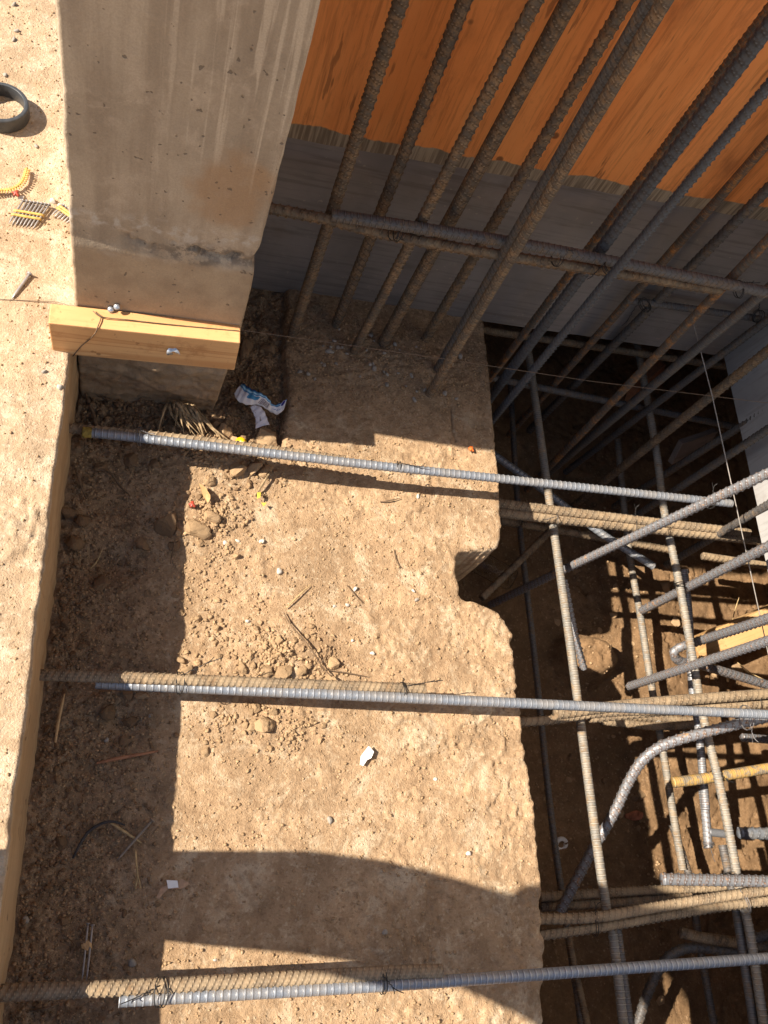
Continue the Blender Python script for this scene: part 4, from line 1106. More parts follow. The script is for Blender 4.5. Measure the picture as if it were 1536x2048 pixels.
# ------------------------------------------------------------------ clods, crumbs, pebbles
def lump_template(seed, sub, chop=7, rough=0.10):
    r_ = np.random.RandomState(seed)
    bm = bmesh.new()
    bmesh.ops.create_icosphere(bm, subdivisions=sub, radius=1.0)
    V = np.array([v.co[:] for v in bm.verts]); F = np.array([[v.index for v in f.verts] for f in bm.faces])
    bm.free()
    for k in range(chop):
        nrm = r_.normal(size=3); nrm /= np.linalg.norm(nrm); d = 0.42 + 0.38 * r_.rand()
        t = V @ nrm
        V = V - np.outer(np.clip(t - d, 0, None), nrm) * 0.92
    V = V * (1 + rough * (vnoise(V[:, 0] * 2.3 + 9 + seed, V[:, 1] * 2.3 + V[:, 2] * 1.7 + 20, seed) - 0.5)[:, None] * 2)
    V = V * (1 + rough * 0.6 * (vnoise(V[:, 0] * 6 + 40, V[:, 1] * 6 + V[:, 2] * 5 + 60, seed + 3) - 0.5)[:, None] * 2)
    V = V * np.array([1.0, 0.75 + 0.25 * r_.rand(), 0.6 + 0.25 * r_.rand()])
    return V, F
CLOD_MESH = {}
for kind, mat in (('clod', M_CLOD), ('brown', M_CLOD_D), ('white', M_PEB_W), ('grey', M_PEB_G)):
    L_ = []
    for s_ in range(7):
        peb = kind in ('white', 'grey')
        V, F = lump_template(100 + s_, 2 if peb else 3, 6 if peb else 11, 0.05 if peb else 0.11)
        me = bpy.data.meshes.new('dirt_clod' if not peb else 'pebble')
        me.from_pydata(V.tolist(), [], F.tolist()); me.update(); me.materials.append(mat)
        if peb: me.polygons.foreach_set('use_smooth', [True] * len(me.polygons))
        L_.append(me)
    CLOD_MESH[kind] = L_
def ground_z(x, y):
    if x < -0.134: return float(ledge_h(np.array([x]), np.array([y]))[0])
    if x > 0.76: return float(pit_h(np.array([x]), np.array([y]))[0])
    return float(slab_h(np.array([x]), np.array([y]))[0])
def lump(kind, x, y, r, label, group, cat=None, sink=0.35, z=None):
    name = 'dirt_clod' if kind in ('clod', 'brown') else 'pebble'
    o = bpy.data.objects.new(name, rng.choice(CLOD_MESH[kind]))
    o.scale = (r, r * (0.8 + 0.3 * rng.random()), r * (0.8 + 0.3 * rng.random()))
    o.rotation_euler = (rng.uniform(-0.4, 0.4), rng.uniform(-0.4, 0.4), rng.uniform(0, 6.28))
    zz = ground_z(x, y) if z is None else z
    o.location = (x, y, zz + r * (0.62 - sink))
    COL.objects.link(o)
    return tag(o, label, cat or ('clod' if name == 'dirt_clod' else 'pebble'), group)

# named clods (placed where the photograph shows them)
for p, r, lb in (
    ((0.2433, 0.2104, 0.0100), 0.0215, 'flat round clod, largest below the middle rebar pair'),
    ((0.2213, 0.2077, 0.0100), 0.0125, 'smaller clod left of the flat round one below the middle pair'),
    ((0.2267, 0.2381, 0.0100), 0.0105, 'clod touching the shadow of the middle pair above the flat round one'),
    ((0.2590, 0.2323, 0.0100), 0.010, 'narrow clod right of the flat round one'),
    ((0.0908, 0.3233, 0.0120), 0.011, 'lone clod on the shadow edge above the middle pair'),
    ((0.1014, 0.3023, 0.0120), 0.017, 'crumbly clod touching the middle dowel at the shadow edge'),
    ((0.2448, 0.3032, 0.0120), 0.0145, 'angular clod above the middle dowel, left of its neighbour'),
    ((0.2759, 0.3058, 0.0120), 0.0185, 'big angular clod above the middle dowel'),
    ((0.3083, 0.3093, 0.0120), 0.012, 'upright angular clod right of the big one above the middle dowel'),
    ((0.2012, 0.3120, 0.0120), 0.0115, 'clod left of the angular ones above the middle dowel'),
    ((0.3685, 0.3253, 0.0100), 0.015, 'clod beside the long dry twig'),
    ((0.2635, 0.3630, 0.0150), 0.0125, 'dark sided clod topping the loose pile above the middle pair'),
    ((0.3628, 0.2884, 0.0080), 0.022, 'half buried clod against the middle dowel by the twig'),
    ((0.1107, 0.5713, 0.0120), 0.0265, 'large clod by the shadow edge, biggest of the upper cluster'),
    ((0.1347, 0.5967, 0.0120), 0.0175, 'pale angular clod above right of the largest one'),
    ((0.0482, 0.5751, 0.0100), 0.031, 'big brown clod inside the shadow at left of the upper cluster'),
    ((0.1804, 0.7002, 0.0150), 0.021, 'leaf shaped clod just below the rear bar'),
    ((0.1462, 0.7812, 0.0220), 0.022, 'knobbly clod above the rear bar, left of the yellow plug'),
    ((0.1679, 0.7679, 0.0180), 0.017, 'clod between the knobbly one and the yellow plug'),
    ((0.2387, 0.7839, 0.0120), 0.033, 'broad block of dirt at the shadow edge above the rear bar'),
    ((0.1400, 0.7336, 0.0160), 0.017, 'shaded clod under the rear bar'),
    ((0.1264, 0.6737, 0.0140), 0.014, 'pale clod below the rear bar by the wood chip'),
    ((0.2108, 0.7093, 0.0140), 0.020, 'dark clod in the shadow of the rear bar'),
    ((0.2331, 0.7071, 0.0120), 0.017, 'last dark clod in the shadow of the rear bar'),
    ((-0.1196, 0.5810, 0.0100), 0.02, 'brown clod in the corner by the ledge'),
    ((0.0057, 0.2640, 0.0060), 0.0145, 'brown clod under the left end of the middle grey bar'),
    ((0.0284, 0.2601, 0.0060), 0.0125, 'grey clod beside the one under the middle grey bar'),
    ((0.0080, 0.1850, 0.0040), 0.0135, 'brown clod between the ledge and the shadow edge'),
    ((0.0412, 0.2906, 0.0060), 0.011, 'clod in shade just above the middle dowel'),
    ((0.1919, 1.0018, 0.0000), 0.026, 'brown clod in the dark right of the timber'),
    ((0.2399, 1.0096, 0.0000), 0.020, 'brown clod in the dark beside the first upright'),
    ((0.1701, 0.8487, 0.0040), 0.016, 'brown clod under the torn packet'),
    ((0.1307, 0.8081, 0.0100), 0.014, 'brown clod beside the frayed stub'),
    ((-0.0533, 0.8313, 0.0060), 0.013, 'flat brown clod under the timber by the pier foot'),
    ((-0.0975, 0.5734, 0.0040), 0.019, 'brown clod against the ledge by the dark hollow, upper one'),
    ((-0.1062, 0.5310, 0.0040), 0.022, 'brown clod against the ledge by the dark hollow, lower one'),
    ((0.0105, 0.5396, 0.0040), 0.018, 'brown clod at the lower right rim of the dark hollow'),
    ((-0.0585, 0.4590, 0.0020), 0.020, 'dark wedge shaped clod in the shade below the hollow'),
    ((-0.0241, 0.2311, -0.0020), 0.017, 'dark clod at the left rim of the small pit below the middle pair'),
    ((0.0152, 0.2189, -0.0020), 0.015, 'dark clod at the right rim of the small pit below the middle pair'),
    ((-0.1072, 0.3785, 0.0040), 0.013, 'brown clod at the ledge foot between the rear and middle pairs'),
    ((-0.0725, 0.6823, 0.0080), 0.015, 'brown clod in shade just below the yellow ended bar'),
    ((-0.0231, 0.7076, 0.0100), 0.017, 'brown clod in shade under the rear bar, left'),
    ((0.0215, 0.7019, 0.0100), 0.015, 'brown clod in shade under the rear bar, right'),
    ((0.0643, 0.5372, 0.0080), 0.014, 'brown clod touching the shadow edge below the big brown one'),
    ((-0.0776, 0.0235, 0.0020), 0.013, 'dark clod at the ledge foot beside the black cord'),
    ((-0.0589, -0.0844, 0.0020), 0.011, 'brown clod left of the nail pair'),
):
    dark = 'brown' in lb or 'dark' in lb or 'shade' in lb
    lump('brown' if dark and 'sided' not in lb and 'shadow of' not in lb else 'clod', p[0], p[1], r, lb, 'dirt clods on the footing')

# random clods by zone, kept apart from each other
ZONES = [
    ('loose clod in the pile above the middle rebar pair', 'clod', 46, 0.255, 0.335, 0.055, 0.035),
    ('loose clod scattered below the middle rebar pair', 'clod', 26, 0.235, 0.215, 0.07, 0.025),
    ('loose clod of the upper cluster along the shadow edge', 'clod', 40, 0.125, 0.585, 0.05, 0.06),
    ('loose clod under and beside the rear bar', 'clod', 34, 0.16, 0.725, 0.07, 0.03),
    ('loose clod near the shadow edge beside the middle pair', 'clod', 18, 0.12, 0.37, 0.035, 0.06),
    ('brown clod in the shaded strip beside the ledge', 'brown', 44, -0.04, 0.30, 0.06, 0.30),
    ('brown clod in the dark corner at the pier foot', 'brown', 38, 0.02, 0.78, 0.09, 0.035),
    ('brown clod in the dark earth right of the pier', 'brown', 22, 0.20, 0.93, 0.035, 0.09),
]
taken = []
def single_out(objs, lb):
    left = list(objs)
    for word, key in (('largest', lambda o: -o.scale[0]), ('leftmost', lambda o: o.location.x), ('rightmost', lambda o: -o.location.x),
                      ('farthest', lambda o: -o.location.y), ('nearest', lambda o: o.location.y), ('smallest', lambda o: o.scale[0])):
        o = min(left, key=key); left.remove(o)
        o['label'] = word + ' ' + lb
for lb, kind, cnt, cx, cy, sx, sy in ZONES:
    zone = []
    k = 0; tries = 0
    while k < cnt and tries < 4000:
        tries += 1
        x, y = cx + sx * rng.gauss(0, 1), cy + sy * rng.gauss(0, 1)
        r = 0.0042 + 0.0058 * rng.random() ** 2.2
        if not (-0.122 < x < 0.71 and -0.45 < y < 1.13): continue
        if y > 0.83 and x < 0.155: continue
        if any((x - a) ** 2 + (y - b) ** 2 < (0.7 * (r + c)) ** 2 for a, b, c in taken): continue
        taken.append((x, y, r)); k += 1
        zone.append(lump(kind, x, y, r, lb, lb.replace('clod', 'clods', 1)))
    single_out(zone, lb)
# pebbles
PEBS = [((0.2654, 0.5003, 0.0100), 0.0080, 'white', 'bright white pebble above the middle of the footing'), ((0.2097, 0.3992, 0.0050), 0.0062, 'white', 'white oval pebble left of the loose pile'),
        ((0.5586, 0.6839, 0.0050), 0.0058, 'white', 'white pebble below the rear bar shadow at right'), ((0.4172, 0.4731, 0.0030), 0.0062, 'white', 'pale pebble beside the short straw'),
        ((0.3754, 0.4366, 0.0030), 0.0040, 'white', 'tiny white pebble, left of two'), ((0.4004, 0.4408, 0.0030), 0.0048, 'white', 'tiny white pebble, right of two'),
        ((0.5387, 0.4767, 0.0030), 0.0050, 'white', 'pale pebble, upper of a pair in the middle'), ((0.5451, 0.4584, 0.0030), 0.0062, 'grey', 'grey pebble, lower of a pair in the middle'),
        ((0.4100, 0.3703, 0.0030), 0.0045, 'white', 'pale pebble between twig and notch'), ((0.4481, 0.3474, 0.0030), 0.0060, 'white', 'pale pebble above the end of the middle dowel'),
        ((0.5404, 0.3691, 0.0030), 0.0052, 'clod', 'small brown clod near the notch'), ((0.5632, 0.1160, 0.0030), 0.0045, 'white', 'small pale pebble in the lower right of the footing'),
        ((0.3616, 0.0491, 0.0030), 0.0075, 'grey', 'grey pebble alone in the lower sunlit part'), ((0.6167, -0.0138, 0.0030), 0.0055, 'white', 'white pebble just above the curved shadow'),
        ((0.3445, 0.1839, 0.0030), 0.0075, 'clod', 'small clod below the middle pair, right'), ((0.3521, 0.2121, 0.0030), 0.0060, 'clod', 'small clod under the middle grey bar, right'),
        ((0.0453, -0.1494, 0.0000), 0.0078, 'grey', 'grey pebble near the paper collated nails'), ((0.1724, -0.1543, 0.0000), 0.0042, 'white', 'pale pebble above the front pair'),
        ((-0.1151, -0.0814, 0.0000), 0.0072, 'grey', 'grey pebble at the foot of the ledge'), ((0.0460, 0.2256, 0.0000), 0.0055, 'grey', 'pale pebble in shade by the dark hollow'),
        ((-0.0225, 0.1854, 0.0000), 0.0050, 'grey', 'grey pebble in shade below the middle pair'), ((0.1604, 0.5485, 0.0100), 0.0058, 'white', 'white pebble beside the upper cluster'),
        ((0.1847, 0.5554, 0.0100), 0.0055, 'white', 'white pebble right of the upper cluster'), ((0.2306, 0.5578, 0.0100), 0.0058, 'white', 'white pebble near the pale crust'),
        ((0.4555, -0.1313, 0.0030), 0.006, 'grey', 'pebble inside the curved shadow'), ((0.3895, 0.0825, 0.0020), 0.0042, 'clod', 'tiny clod in the lower sunlit part')]
for p, r, kd, lb in PEBS:
    lump(kd, p[0], p[1], r, lb, 'pebbles on the footing', 'pebble')
for p, r, kd, lb in (((-0.1421, 0.7274, 0.2120), 0.0058, 'white', 'white pebble on the ledge left of the pier'), ((-0.1697, 0.7532, 0.2120), 0.0048, 'grey', 'grey pebble on the ledge left of the white one'),
                     ((-0.3189, 1.5817, 0.2120), 0.007, 'grey', 'grey pebble at the top of the ledge'), ((-0.3058, 1.5128, 0.2120), 0.006, 'grey', 'second grey pebble at the top of the ledge'),
                     ((-0.3081, 1.4871, 0.2120), 0.006, 'grey', 'third grey pebble near the top of the ledge'), ((-0.3111, 1.3919, 0.2120), 0.005, 'grey', 'grey pebble above the plastic ring'),
                     ((-0.1948, 1.1104, 0.2120), 0.0072, 'white', 'white stone beside the smaller nail strip'), ((-0.1807, 1.1056, 0.2120), 0.006, 'white', 'white stone against the pier edge'),
                     ((-0.2378, 1.2331, 0.2120), 0.006, 'grey', 'grey pebble below the plastic ring'), ((-0.2473, 1.1059, 0.2120), 0.0065, 'white', 'white stone at the head of the nail strip')):
    lump(kd, p[0], p[1], r, lb, 'pebbles on the ledge', 'pebble')
# grey gravel around the feet of the uprights
k = 0; zone = []
while k < 46:
    x, y = rng.gauss(0.48, 0.12), rng.gauss(0.985, 0.045)
    if 0.29 < x < 0.73 and y < 1.12:
        k += 1
        zone.append(lump('grey', x, y, 0.0038 + 0.005 * rng.random() ** 2, 'grey pebble in the gravel at the feet of the uprights', 'gravel at the feet of the uprights', 'pebble'))
single_out(zone, 'grey pebble in the gravel at the feet of the uprights')
# stones in the pit
for p, r, kd, lb in (((1.3024, 0.6702, -0.5500), 0.022, 'brown', 'flat grey brown stone in the shaded pit'), ((1.7602, 0.4664, -0.5200), 0.035, 'clod', 'rounded clod in the sun below the hooked bar'),
                     ((1.5577, 0.7125, -0.5400), 0.025, 'clod', 'clod in the sun left of the cut pipe'), ((1.5675, 0.6011, -0.5300), 0.02, 'clod', 'clod beside the tied crossing'),
                     ((1.6749, 0.4469, -0.5300), 0.022, 'clod', 'clod under the hooked bar'), ((1.3433, -0.3766, -0.5500), 0.014, 'clod', 'pale clod in the shade at the bottom of the pit')):
    lump(kd, p[0], p[1], r, lb, 'stones in the pit', 'clod')
k = 0; zone = []
while k < 34:
    x, y = rng.uniform(1.15, 1.40), rng.uniform(-0.15, 0.72)
    k += 1
    zone.append(lump('clod' if rng.random() < 0.7 else 'brown', x, y, 0.006 + 0.010 * rng.random() ** 2, 'loose clod on the pit floor', 'loose clods on the pit floor', 'clod'))
single_out(zone, 'loose clod on the pit floor')

# fine crumbs: nobody could count them
def crumbs(name, mat, spots, hfun, seed, label, sub=1):
    r_ = np.random.RandomState(seed)
    temps = [lump_template(300 + s_, sub, 5 if sub == 1 else 12, 0.10) for s_ in range(6)]
    Vs, Fs, o = [], [], 0
    for x, y, r in spots:
        V, F = temps[r_.randint(6)]
        a = r_.rand() * 6.28; ca, sa = math.cos(a), math.sin(a); b = (r_.rand() - 0.5) * 1.6; cb, sb = math.cos(b), math.sin(b)
        Rm = np.array([[ca, -sa, 0], [sa, ca, 0], [0, 0, 1]]) @ np.array([[cb, 0, sb], [0, 1, 0], [-sb, 0, cb]])
        W = (V * r) @ Rm.T
        Vs.append(W + np.array([x, y, 0])); Fs.append(F + o); o += len(V)
    V = np.vstack(Vs)
    cx = np.array([s_[0] for s_ in spots]); cy = np.array([s_[1] for s_ in spots]); cr = np.array([s_[2] for s_ in spots])
    zz = hfun(cx, cy) + 0.25 * cr
    cnt = [len(v) for v in Vs]
    V[:, 2] += np.repeat(zz, cnt)
    return stuff(gobj(name, V, np.vstack(Fs), mat), label)
def scatter(n_, dens, x0, x1, y0, y1, rmin, rmax, pw, seed, ok=None):
    r_ = np.random.RandomState(seed)
    out = []
    while len(out) < n_:
        x = r_.uniform(x0, x1, 4000); y = r_.uniform(y0, y1, 4000)
        keep = r_.rand(4000) < dens(x, y)
        if ok is not None: keep &= ok(x, y)
        rr = rmin + (rmax - rmin) * r_.rand(4000) ** pw
        out += list(zip(x[keep], y[keep], rr[keep]))
    return out[:n_]
def dens_slab(x, y):
    d = 0.16 + 0.12 * fbm(x, y, 0.09, 3, 201)
    d = d + 0.9 * gauss(x, y, 0.255, 0.335, 0.10, 0.06) + 0.55 * gauss(x, y, 0.24, 0.21, 0.09, 0.04) + 0.9 * gauss(x, y, 0.13, 0.58, 0.06, 0.09)
    d = d + 0.8 * gauss(x, y, 0.15, 0.73, 0.13, 0.04) + 0.75 * smooth(0.02, -0.12, x) + 0.35 * smooth(0.12, 0.02, x) + 0.9 * gauss(x, y, 0.22, 0.93, 0.05, 0.15)
    d = d + 0.6 * gauss(x, y, 0.5, 1.0, 0.2, 0.07) + 0.35 * smooth(0.8, 0.95, y) + 0.3 * gauss(x, y, 0.20, 0.46, 0.06, 0.06)
    d = d + 0.45 * smooth(0.2, 0.4, fbm(x, y, 0.05, 3, 203))
    return np.clip(d, 0, 1)
ok_slab = lambda x, y: (x < np.interp(y, [e[0] for e in EDGE], [e[1] for e in EDGE]) - 0.012) & ~((y > 0.838) & (x < 0.15))
inshade = lambda x, y: (x < 0.08)
sp = scatter(24000, dens_slab, -0.125, 0.745, -0.45, 1.14, 0.0006, 0.0042, 3.4, 1, ok_slab)
def dens_pile(x, y):
    return np.clip(gauss(x, y, 0.255, 0.335, 0.085, 0.045) + 0.5 * gauss(x, y, 0.24, 0.205, 0.09, 0.035) + 0.8 * gauss(x, y, 0.13, 0.58, 0.05, 0.085) + 0.9 * gauss(x, y, 0.17, 0.725, 0.11, 0.03) + 0.5 * gauss(x, y, 0.15, 0.37, 0.05, 0.06), 0, 1) * smooth(-0.1, 0.35, fbm(x, y, 0.04, 3, 219))
sp2 = scatter(1500, dens_pile, -0.02, 0.50, 0.10, 0.82, 0.0016, 0.0062, 2.6, 12, ok_slab)
crumbs('heaped_soil_lumps', M_CLOD, sp2, slab_h, 13, 'small lumps of dry soil heaped on the footing', 2)
crumbs('loose_soil_crumbs', M_CLOD, sp, slab_h, 2, 'loose tan soil crumbs strewn over the footing')
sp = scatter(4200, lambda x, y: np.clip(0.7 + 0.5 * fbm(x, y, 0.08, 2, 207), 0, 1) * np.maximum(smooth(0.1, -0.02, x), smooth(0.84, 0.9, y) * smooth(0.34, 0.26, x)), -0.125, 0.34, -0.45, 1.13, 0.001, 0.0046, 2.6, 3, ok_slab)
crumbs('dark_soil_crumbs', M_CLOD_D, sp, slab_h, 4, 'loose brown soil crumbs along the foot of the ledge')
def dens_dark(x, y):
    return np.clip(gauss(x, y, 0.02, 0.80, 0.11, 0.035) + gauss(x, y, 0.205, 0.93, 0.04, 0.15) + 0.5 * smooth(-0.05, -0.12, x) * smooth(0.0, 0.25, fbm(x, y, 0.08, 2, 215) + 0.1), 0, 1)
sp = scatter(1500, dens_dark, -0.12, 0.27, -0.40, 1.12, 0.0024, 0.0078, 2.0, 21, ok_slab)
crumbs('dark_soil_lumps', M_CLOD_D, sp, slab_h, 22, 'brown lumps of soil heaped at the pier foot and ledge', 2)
sp = scatter(3800, lambda x, y: np.clip(0.35 + 0.4 * fbm(x, y, 0.12, 2, 209) + 0.3 * smooth(0.9, 1.3, y), 0, 1), -0.42, -0.14, -0.3, 1.72, 0.0006, 0.0034, 3.6, 5)
crumbs('ledge_grit', M_CLOD, sp, ledge_h, 6, 'grit on the sunlit ledge')
sp = scatter(2600, lambda x, y: np.clip(0.5 + 0.6 * fbm(x, y, 0.1, 2, 211), 0, 1), 0.78, 1.50, -0.35, 1.15, 0.001, 0.006, 3.0, 7)
crumbs('pit_crumbs', M_CLOD, sp, pit_h, 8, 'soil crumbs on the pit floor')

# ------------------------------------------------------------------ sticks, nails and litter
def settle(pts):
    out = []
    for p in pts:
        x, y, z = p
        if x < 0.75 and z < 0.06:
            z = ground_z(x, y) + 0.6 * z + 0.001
        out.append((x, y, z))
    return out
def stick(name, label, pts, r, mat, cat, taper=(0.7, 1, 0.9, 0.5), group=None, n_=7):
    o = mesh_from(name, [tube(settle(pts), r, n_, 0.004, True, taper)], mat, False)
    return tag(o, label, cat, group)
def nail(label, a, b, r, mat, group=None, head=True):
    a, b = (Vector(q) for q in settle([a, b])); d = (b - a).normalized()
    parts = [tube([a, a + (b - a) * 0.94, b], r, 8, 0.01, False, (0.15, 1, 1, 1, 1, 1, 1, 1, 1))]
    if head: parts.append(tube([b, b + d * 0.0016], r * 2.2, 12, 0.0016, False))
    o = mesh_from('nail', parts, mat)
    return tag(o, label, 'nail', group)
nail('loose nail lying across a splinter in the shade', (0.0100, -0.0031, 0.0120), (0.0604, 0.0560, 0.0160), 0.0022, M_NAIL_D)
nail('grey nail lying on the ledge above the string', (-0.2359, 0.8851, 0.2140), (-0.2139, 0.9399, 0.2160), 0.0026, M_NAIL)
t = empty('nail_pair', (-0.0243, -0.1235, 0.0100)); tag(t, 'two nails held by a strip of torn paper on the shaded soil', 'nails')
base = Vector((-0.0243, -0.1235, 0.0100))
for a, b in (((-0.0257, -0.1683, 0.0100), (-0.0244, -0.0912, 0.0120)), ((-0.0192, -0.1694, 0.0100), (-0.0177, -0.0936, 0.0120))):
    a, b = Vector(a) - base, Vector(b) - base
    mesh_from('nail', [tube([a, a + (b - a) * 0.94, b], 0.0016, 8, 0.01, False, (0.15, 1, 1, 1, 1, 1, 1)), tube([b, b + (b - a).normalized() * 0.0014], 0.0034, 10, 0.0014, False)], M_NAIL, True, t)
def sheet_poly(name, pts, th, mat, parent=None):
    n_ = len(pts)
    V = [tuple(p) for p in pts] + [(p[0], p[1], p[2] - th) for p in pts]
    F = [tuple(range(n_)), tuple(range(2 * n_ - 1, n_ - 1, -1))] + [((i + 1) % n_, i, n_ + i, n_ + (i + 1) % n_) for i in range(n_)]
    return obj(name, V, F, mat, parent)
pp = [(-0.0319, -0.1187, 0.0140), (-0.0255, -0.1169, 0.0160), (-0.0244, -0.1128, 0.0170), (-0.0199, -0.1151, 0.0170), (-0.0160, -0.1190, 0.0140), (-0.0154, -0.1252, 0.0130), (-0.0193, -0.1220, 0.0160), (-0.0208, -0.1280, 0.0160), (-0.0261, -0.1257, 0.0150), (-0.0307, -0.1236, 0.0130)]
q = sheet_poly('paper_strip', [tuple(Vector(p) - base) for p in pp], 0.0006, M_CHIP, t)

def nail_strip(label, heads, tips, tapes, group):
    base = Vector(heads[0])
    t = empty('nail_strip', base); tag(t, label, 'nail strip', group)
    for h, p in zip(heads, tips):
        a, b = Vector(p) - base, Vector(h) - base
        mesh_from('nail', [tube([a, a + (b - a) * 0.9, b], 0.0017, 7, 0.01, False, (0.15, 1, 1, 1, 1, 1)), tube([b, b + (b - a).normalized() * 0.0015], 0.0036, 9, 0.0015, False)], M_NAIL, True, t)
    for f in tapes:
        pts = [Vector(p) * (1 - f) + Vector(h) * f - base for h, p in zip(heads, tips)]
        d = (pts[-1] - pts[0]).normalized()
        pts = [pts[0] - d * 0.004] + [p + Vector((0, 0, 0.0012)) for p in pts] + [pts[-1] + d * 0.004]
        mesh_from('plastic_tape', [tube(pts, 0.0026, 6, 0.004, False)], M_YPLAS, True, t)
H, T_ = [], []
for k in range(8):
    f = k / 7
    a, b = Vector((-0.2430, 1.0948, 0.2165)), Vector((-0.1997, 1.0959, 0.2165)); c, d = Vector((-0.2603, 1.0407, 0.2145)), Vector((-0.2201, 1.0397, 0.2145))
    H.append(a.lerp(b, f)); T_.append(c.lerp(d, f))
nail_strip('strip of eight grey nails in yellow tape on the ledge', H, T_, (0.38, 0.55), 'nail strips on the ledge')
H, T_ = [], []
for k in range(6):
    f = k / 5
    a, b = Vector((-0.1756, 1.1005, 0.2165)), Vector((-0.1526, 1.0839, 0.2165)); c, d = Vector((-0.1941, 1.0749, 0.2145)), Vector((-0.1677, 1.0639, 0.2145))
    H.append(a.lerp(b, f)); T_.append(c.lerp(d, f))
nail_strip('shorter nail strip half tucked against the pier edge', H, T_, (0.62, 0.8), 'nail strips on the ledge')
# empty yellow collation strip with comb teeth
pts = [(-0.3060, 1.0992, 0.2150), (-0.2828, 1.1096, 0.2160), (-0.2670, 1.1149, 0.2170), (-0.2549, 1.1251, 0.2180), (-0.2482, 1.1397, 0.2190), (-0.2463, 1.1576, 0.2180), (-0.2456, 1.1715, 0.2160)]
C_, s_ = path(pts, 0.0045, True)
parts = [tube(pts, 0.0022, 6, 0.004)]
for i in range(1, len(C_) - 1):
    d = C_[i + 1] - C_[i - 1]; nrm = np.array([d[1], -d[0], 0]); nrm /= np.linalg.norm(nrm)
    parts.append(tube([C_[i], C_[i] + nrm * 0.007 + np.array([0, 0, 0.001])], 0.0014, 5, 0.003, False))
    parts.append(tube([C_[i], C_[i] - nrm * 0.0035 + np.array([0, 0, 0.001])], 0.0014, 5, 0.003, False))
tag(mesh_from('empty_nail_strip', parts, M_YPLAS), 'empty curled yellow plastic nail strip with comb teeth', 'plastic strip')
for p, lb, m in (((-0.2553, 1.1072, 0.2160), 'red plastic scrap at the head of the nail strip', M_RED), ((0.0958, 0.6167, 0.0180), 'red plastic scrap in the upper clod cluster', M_RED), ((0.6873, 0.8070, 0.0060), 'orange plastic scrap at the shadow edge by the slab side', M_ORBIT)):
    parts = []
    c = Vector(p)
    for k in range(3):
        a = k * 2.1 + rng.random()
        parts.append(tube([c + Vector((-0.006 * math.cos(a), -0.006 * math.sin(a), 0.001)), c + Vector((0, 0, 0.004)), c + Vector((0.0065 * math.cos(a + 0.5), 0.0065 * math.sin(a + 0.5), 0.0015))], 0.0024, 6, 0.002))
    tag(mesh_from('plastic_scrap', parts, m), lb, 'plastic scrap', 'red and orange plastic scraps')

# the pipe ring on the ledge
def ring(name, label, c, R_, r_in, h, mat, cat, tilt=0.0, gap=0):
    n_ = 48
    prof = [(r_in, 0), (r_in, h), (R_ - (R_ - r_in) * 0.25, h * 1.0), (R_, h * 0.93), (R_, 0)]
    V, F = [], []
    for i in range(n_):
        a = 2 * math.pi * i / n_ + 0.4
        for rr, z in prof: V.append((rr * math.cos(a), rr * math.sin(a), z))
    m = len(prof)
    for i in range(n_ - gap):
        for k in range(m):
            j = (i + 1) % n_
            F.append((i * m + k, j * m + k, j * m + (k + 1) % m, i * m + (k + 1) % m))
    o = obj(name, V, F, mat, smooth=True, loc=c)
    o.rotation_euler = (tilt, 0, 0)
    md = o.modifiers.new('bevel', 'BEVEL'); md.width = 0.001; md.segments = 2; md.limit_method = 'ANGLE'
    return tag(o, label, cat)
ring('pipe_ring', 'dark grey plastic pipe ring lying on the ledge', (-0.305, 1.297, 0.209), 0.049, 0.0410, 0.027, M_RING, 'pipe ring')
c = (1.1136, -0.0021, -0.5500)
ring('pale_ring', 'pale plastic ring standing in the shaded pit', (c[0], c[1], ground_z(c[0], c[1]) + 0.002), 0.019, 0.0095, 0.008, M_WHITE, 'ring', 0.5, 3)

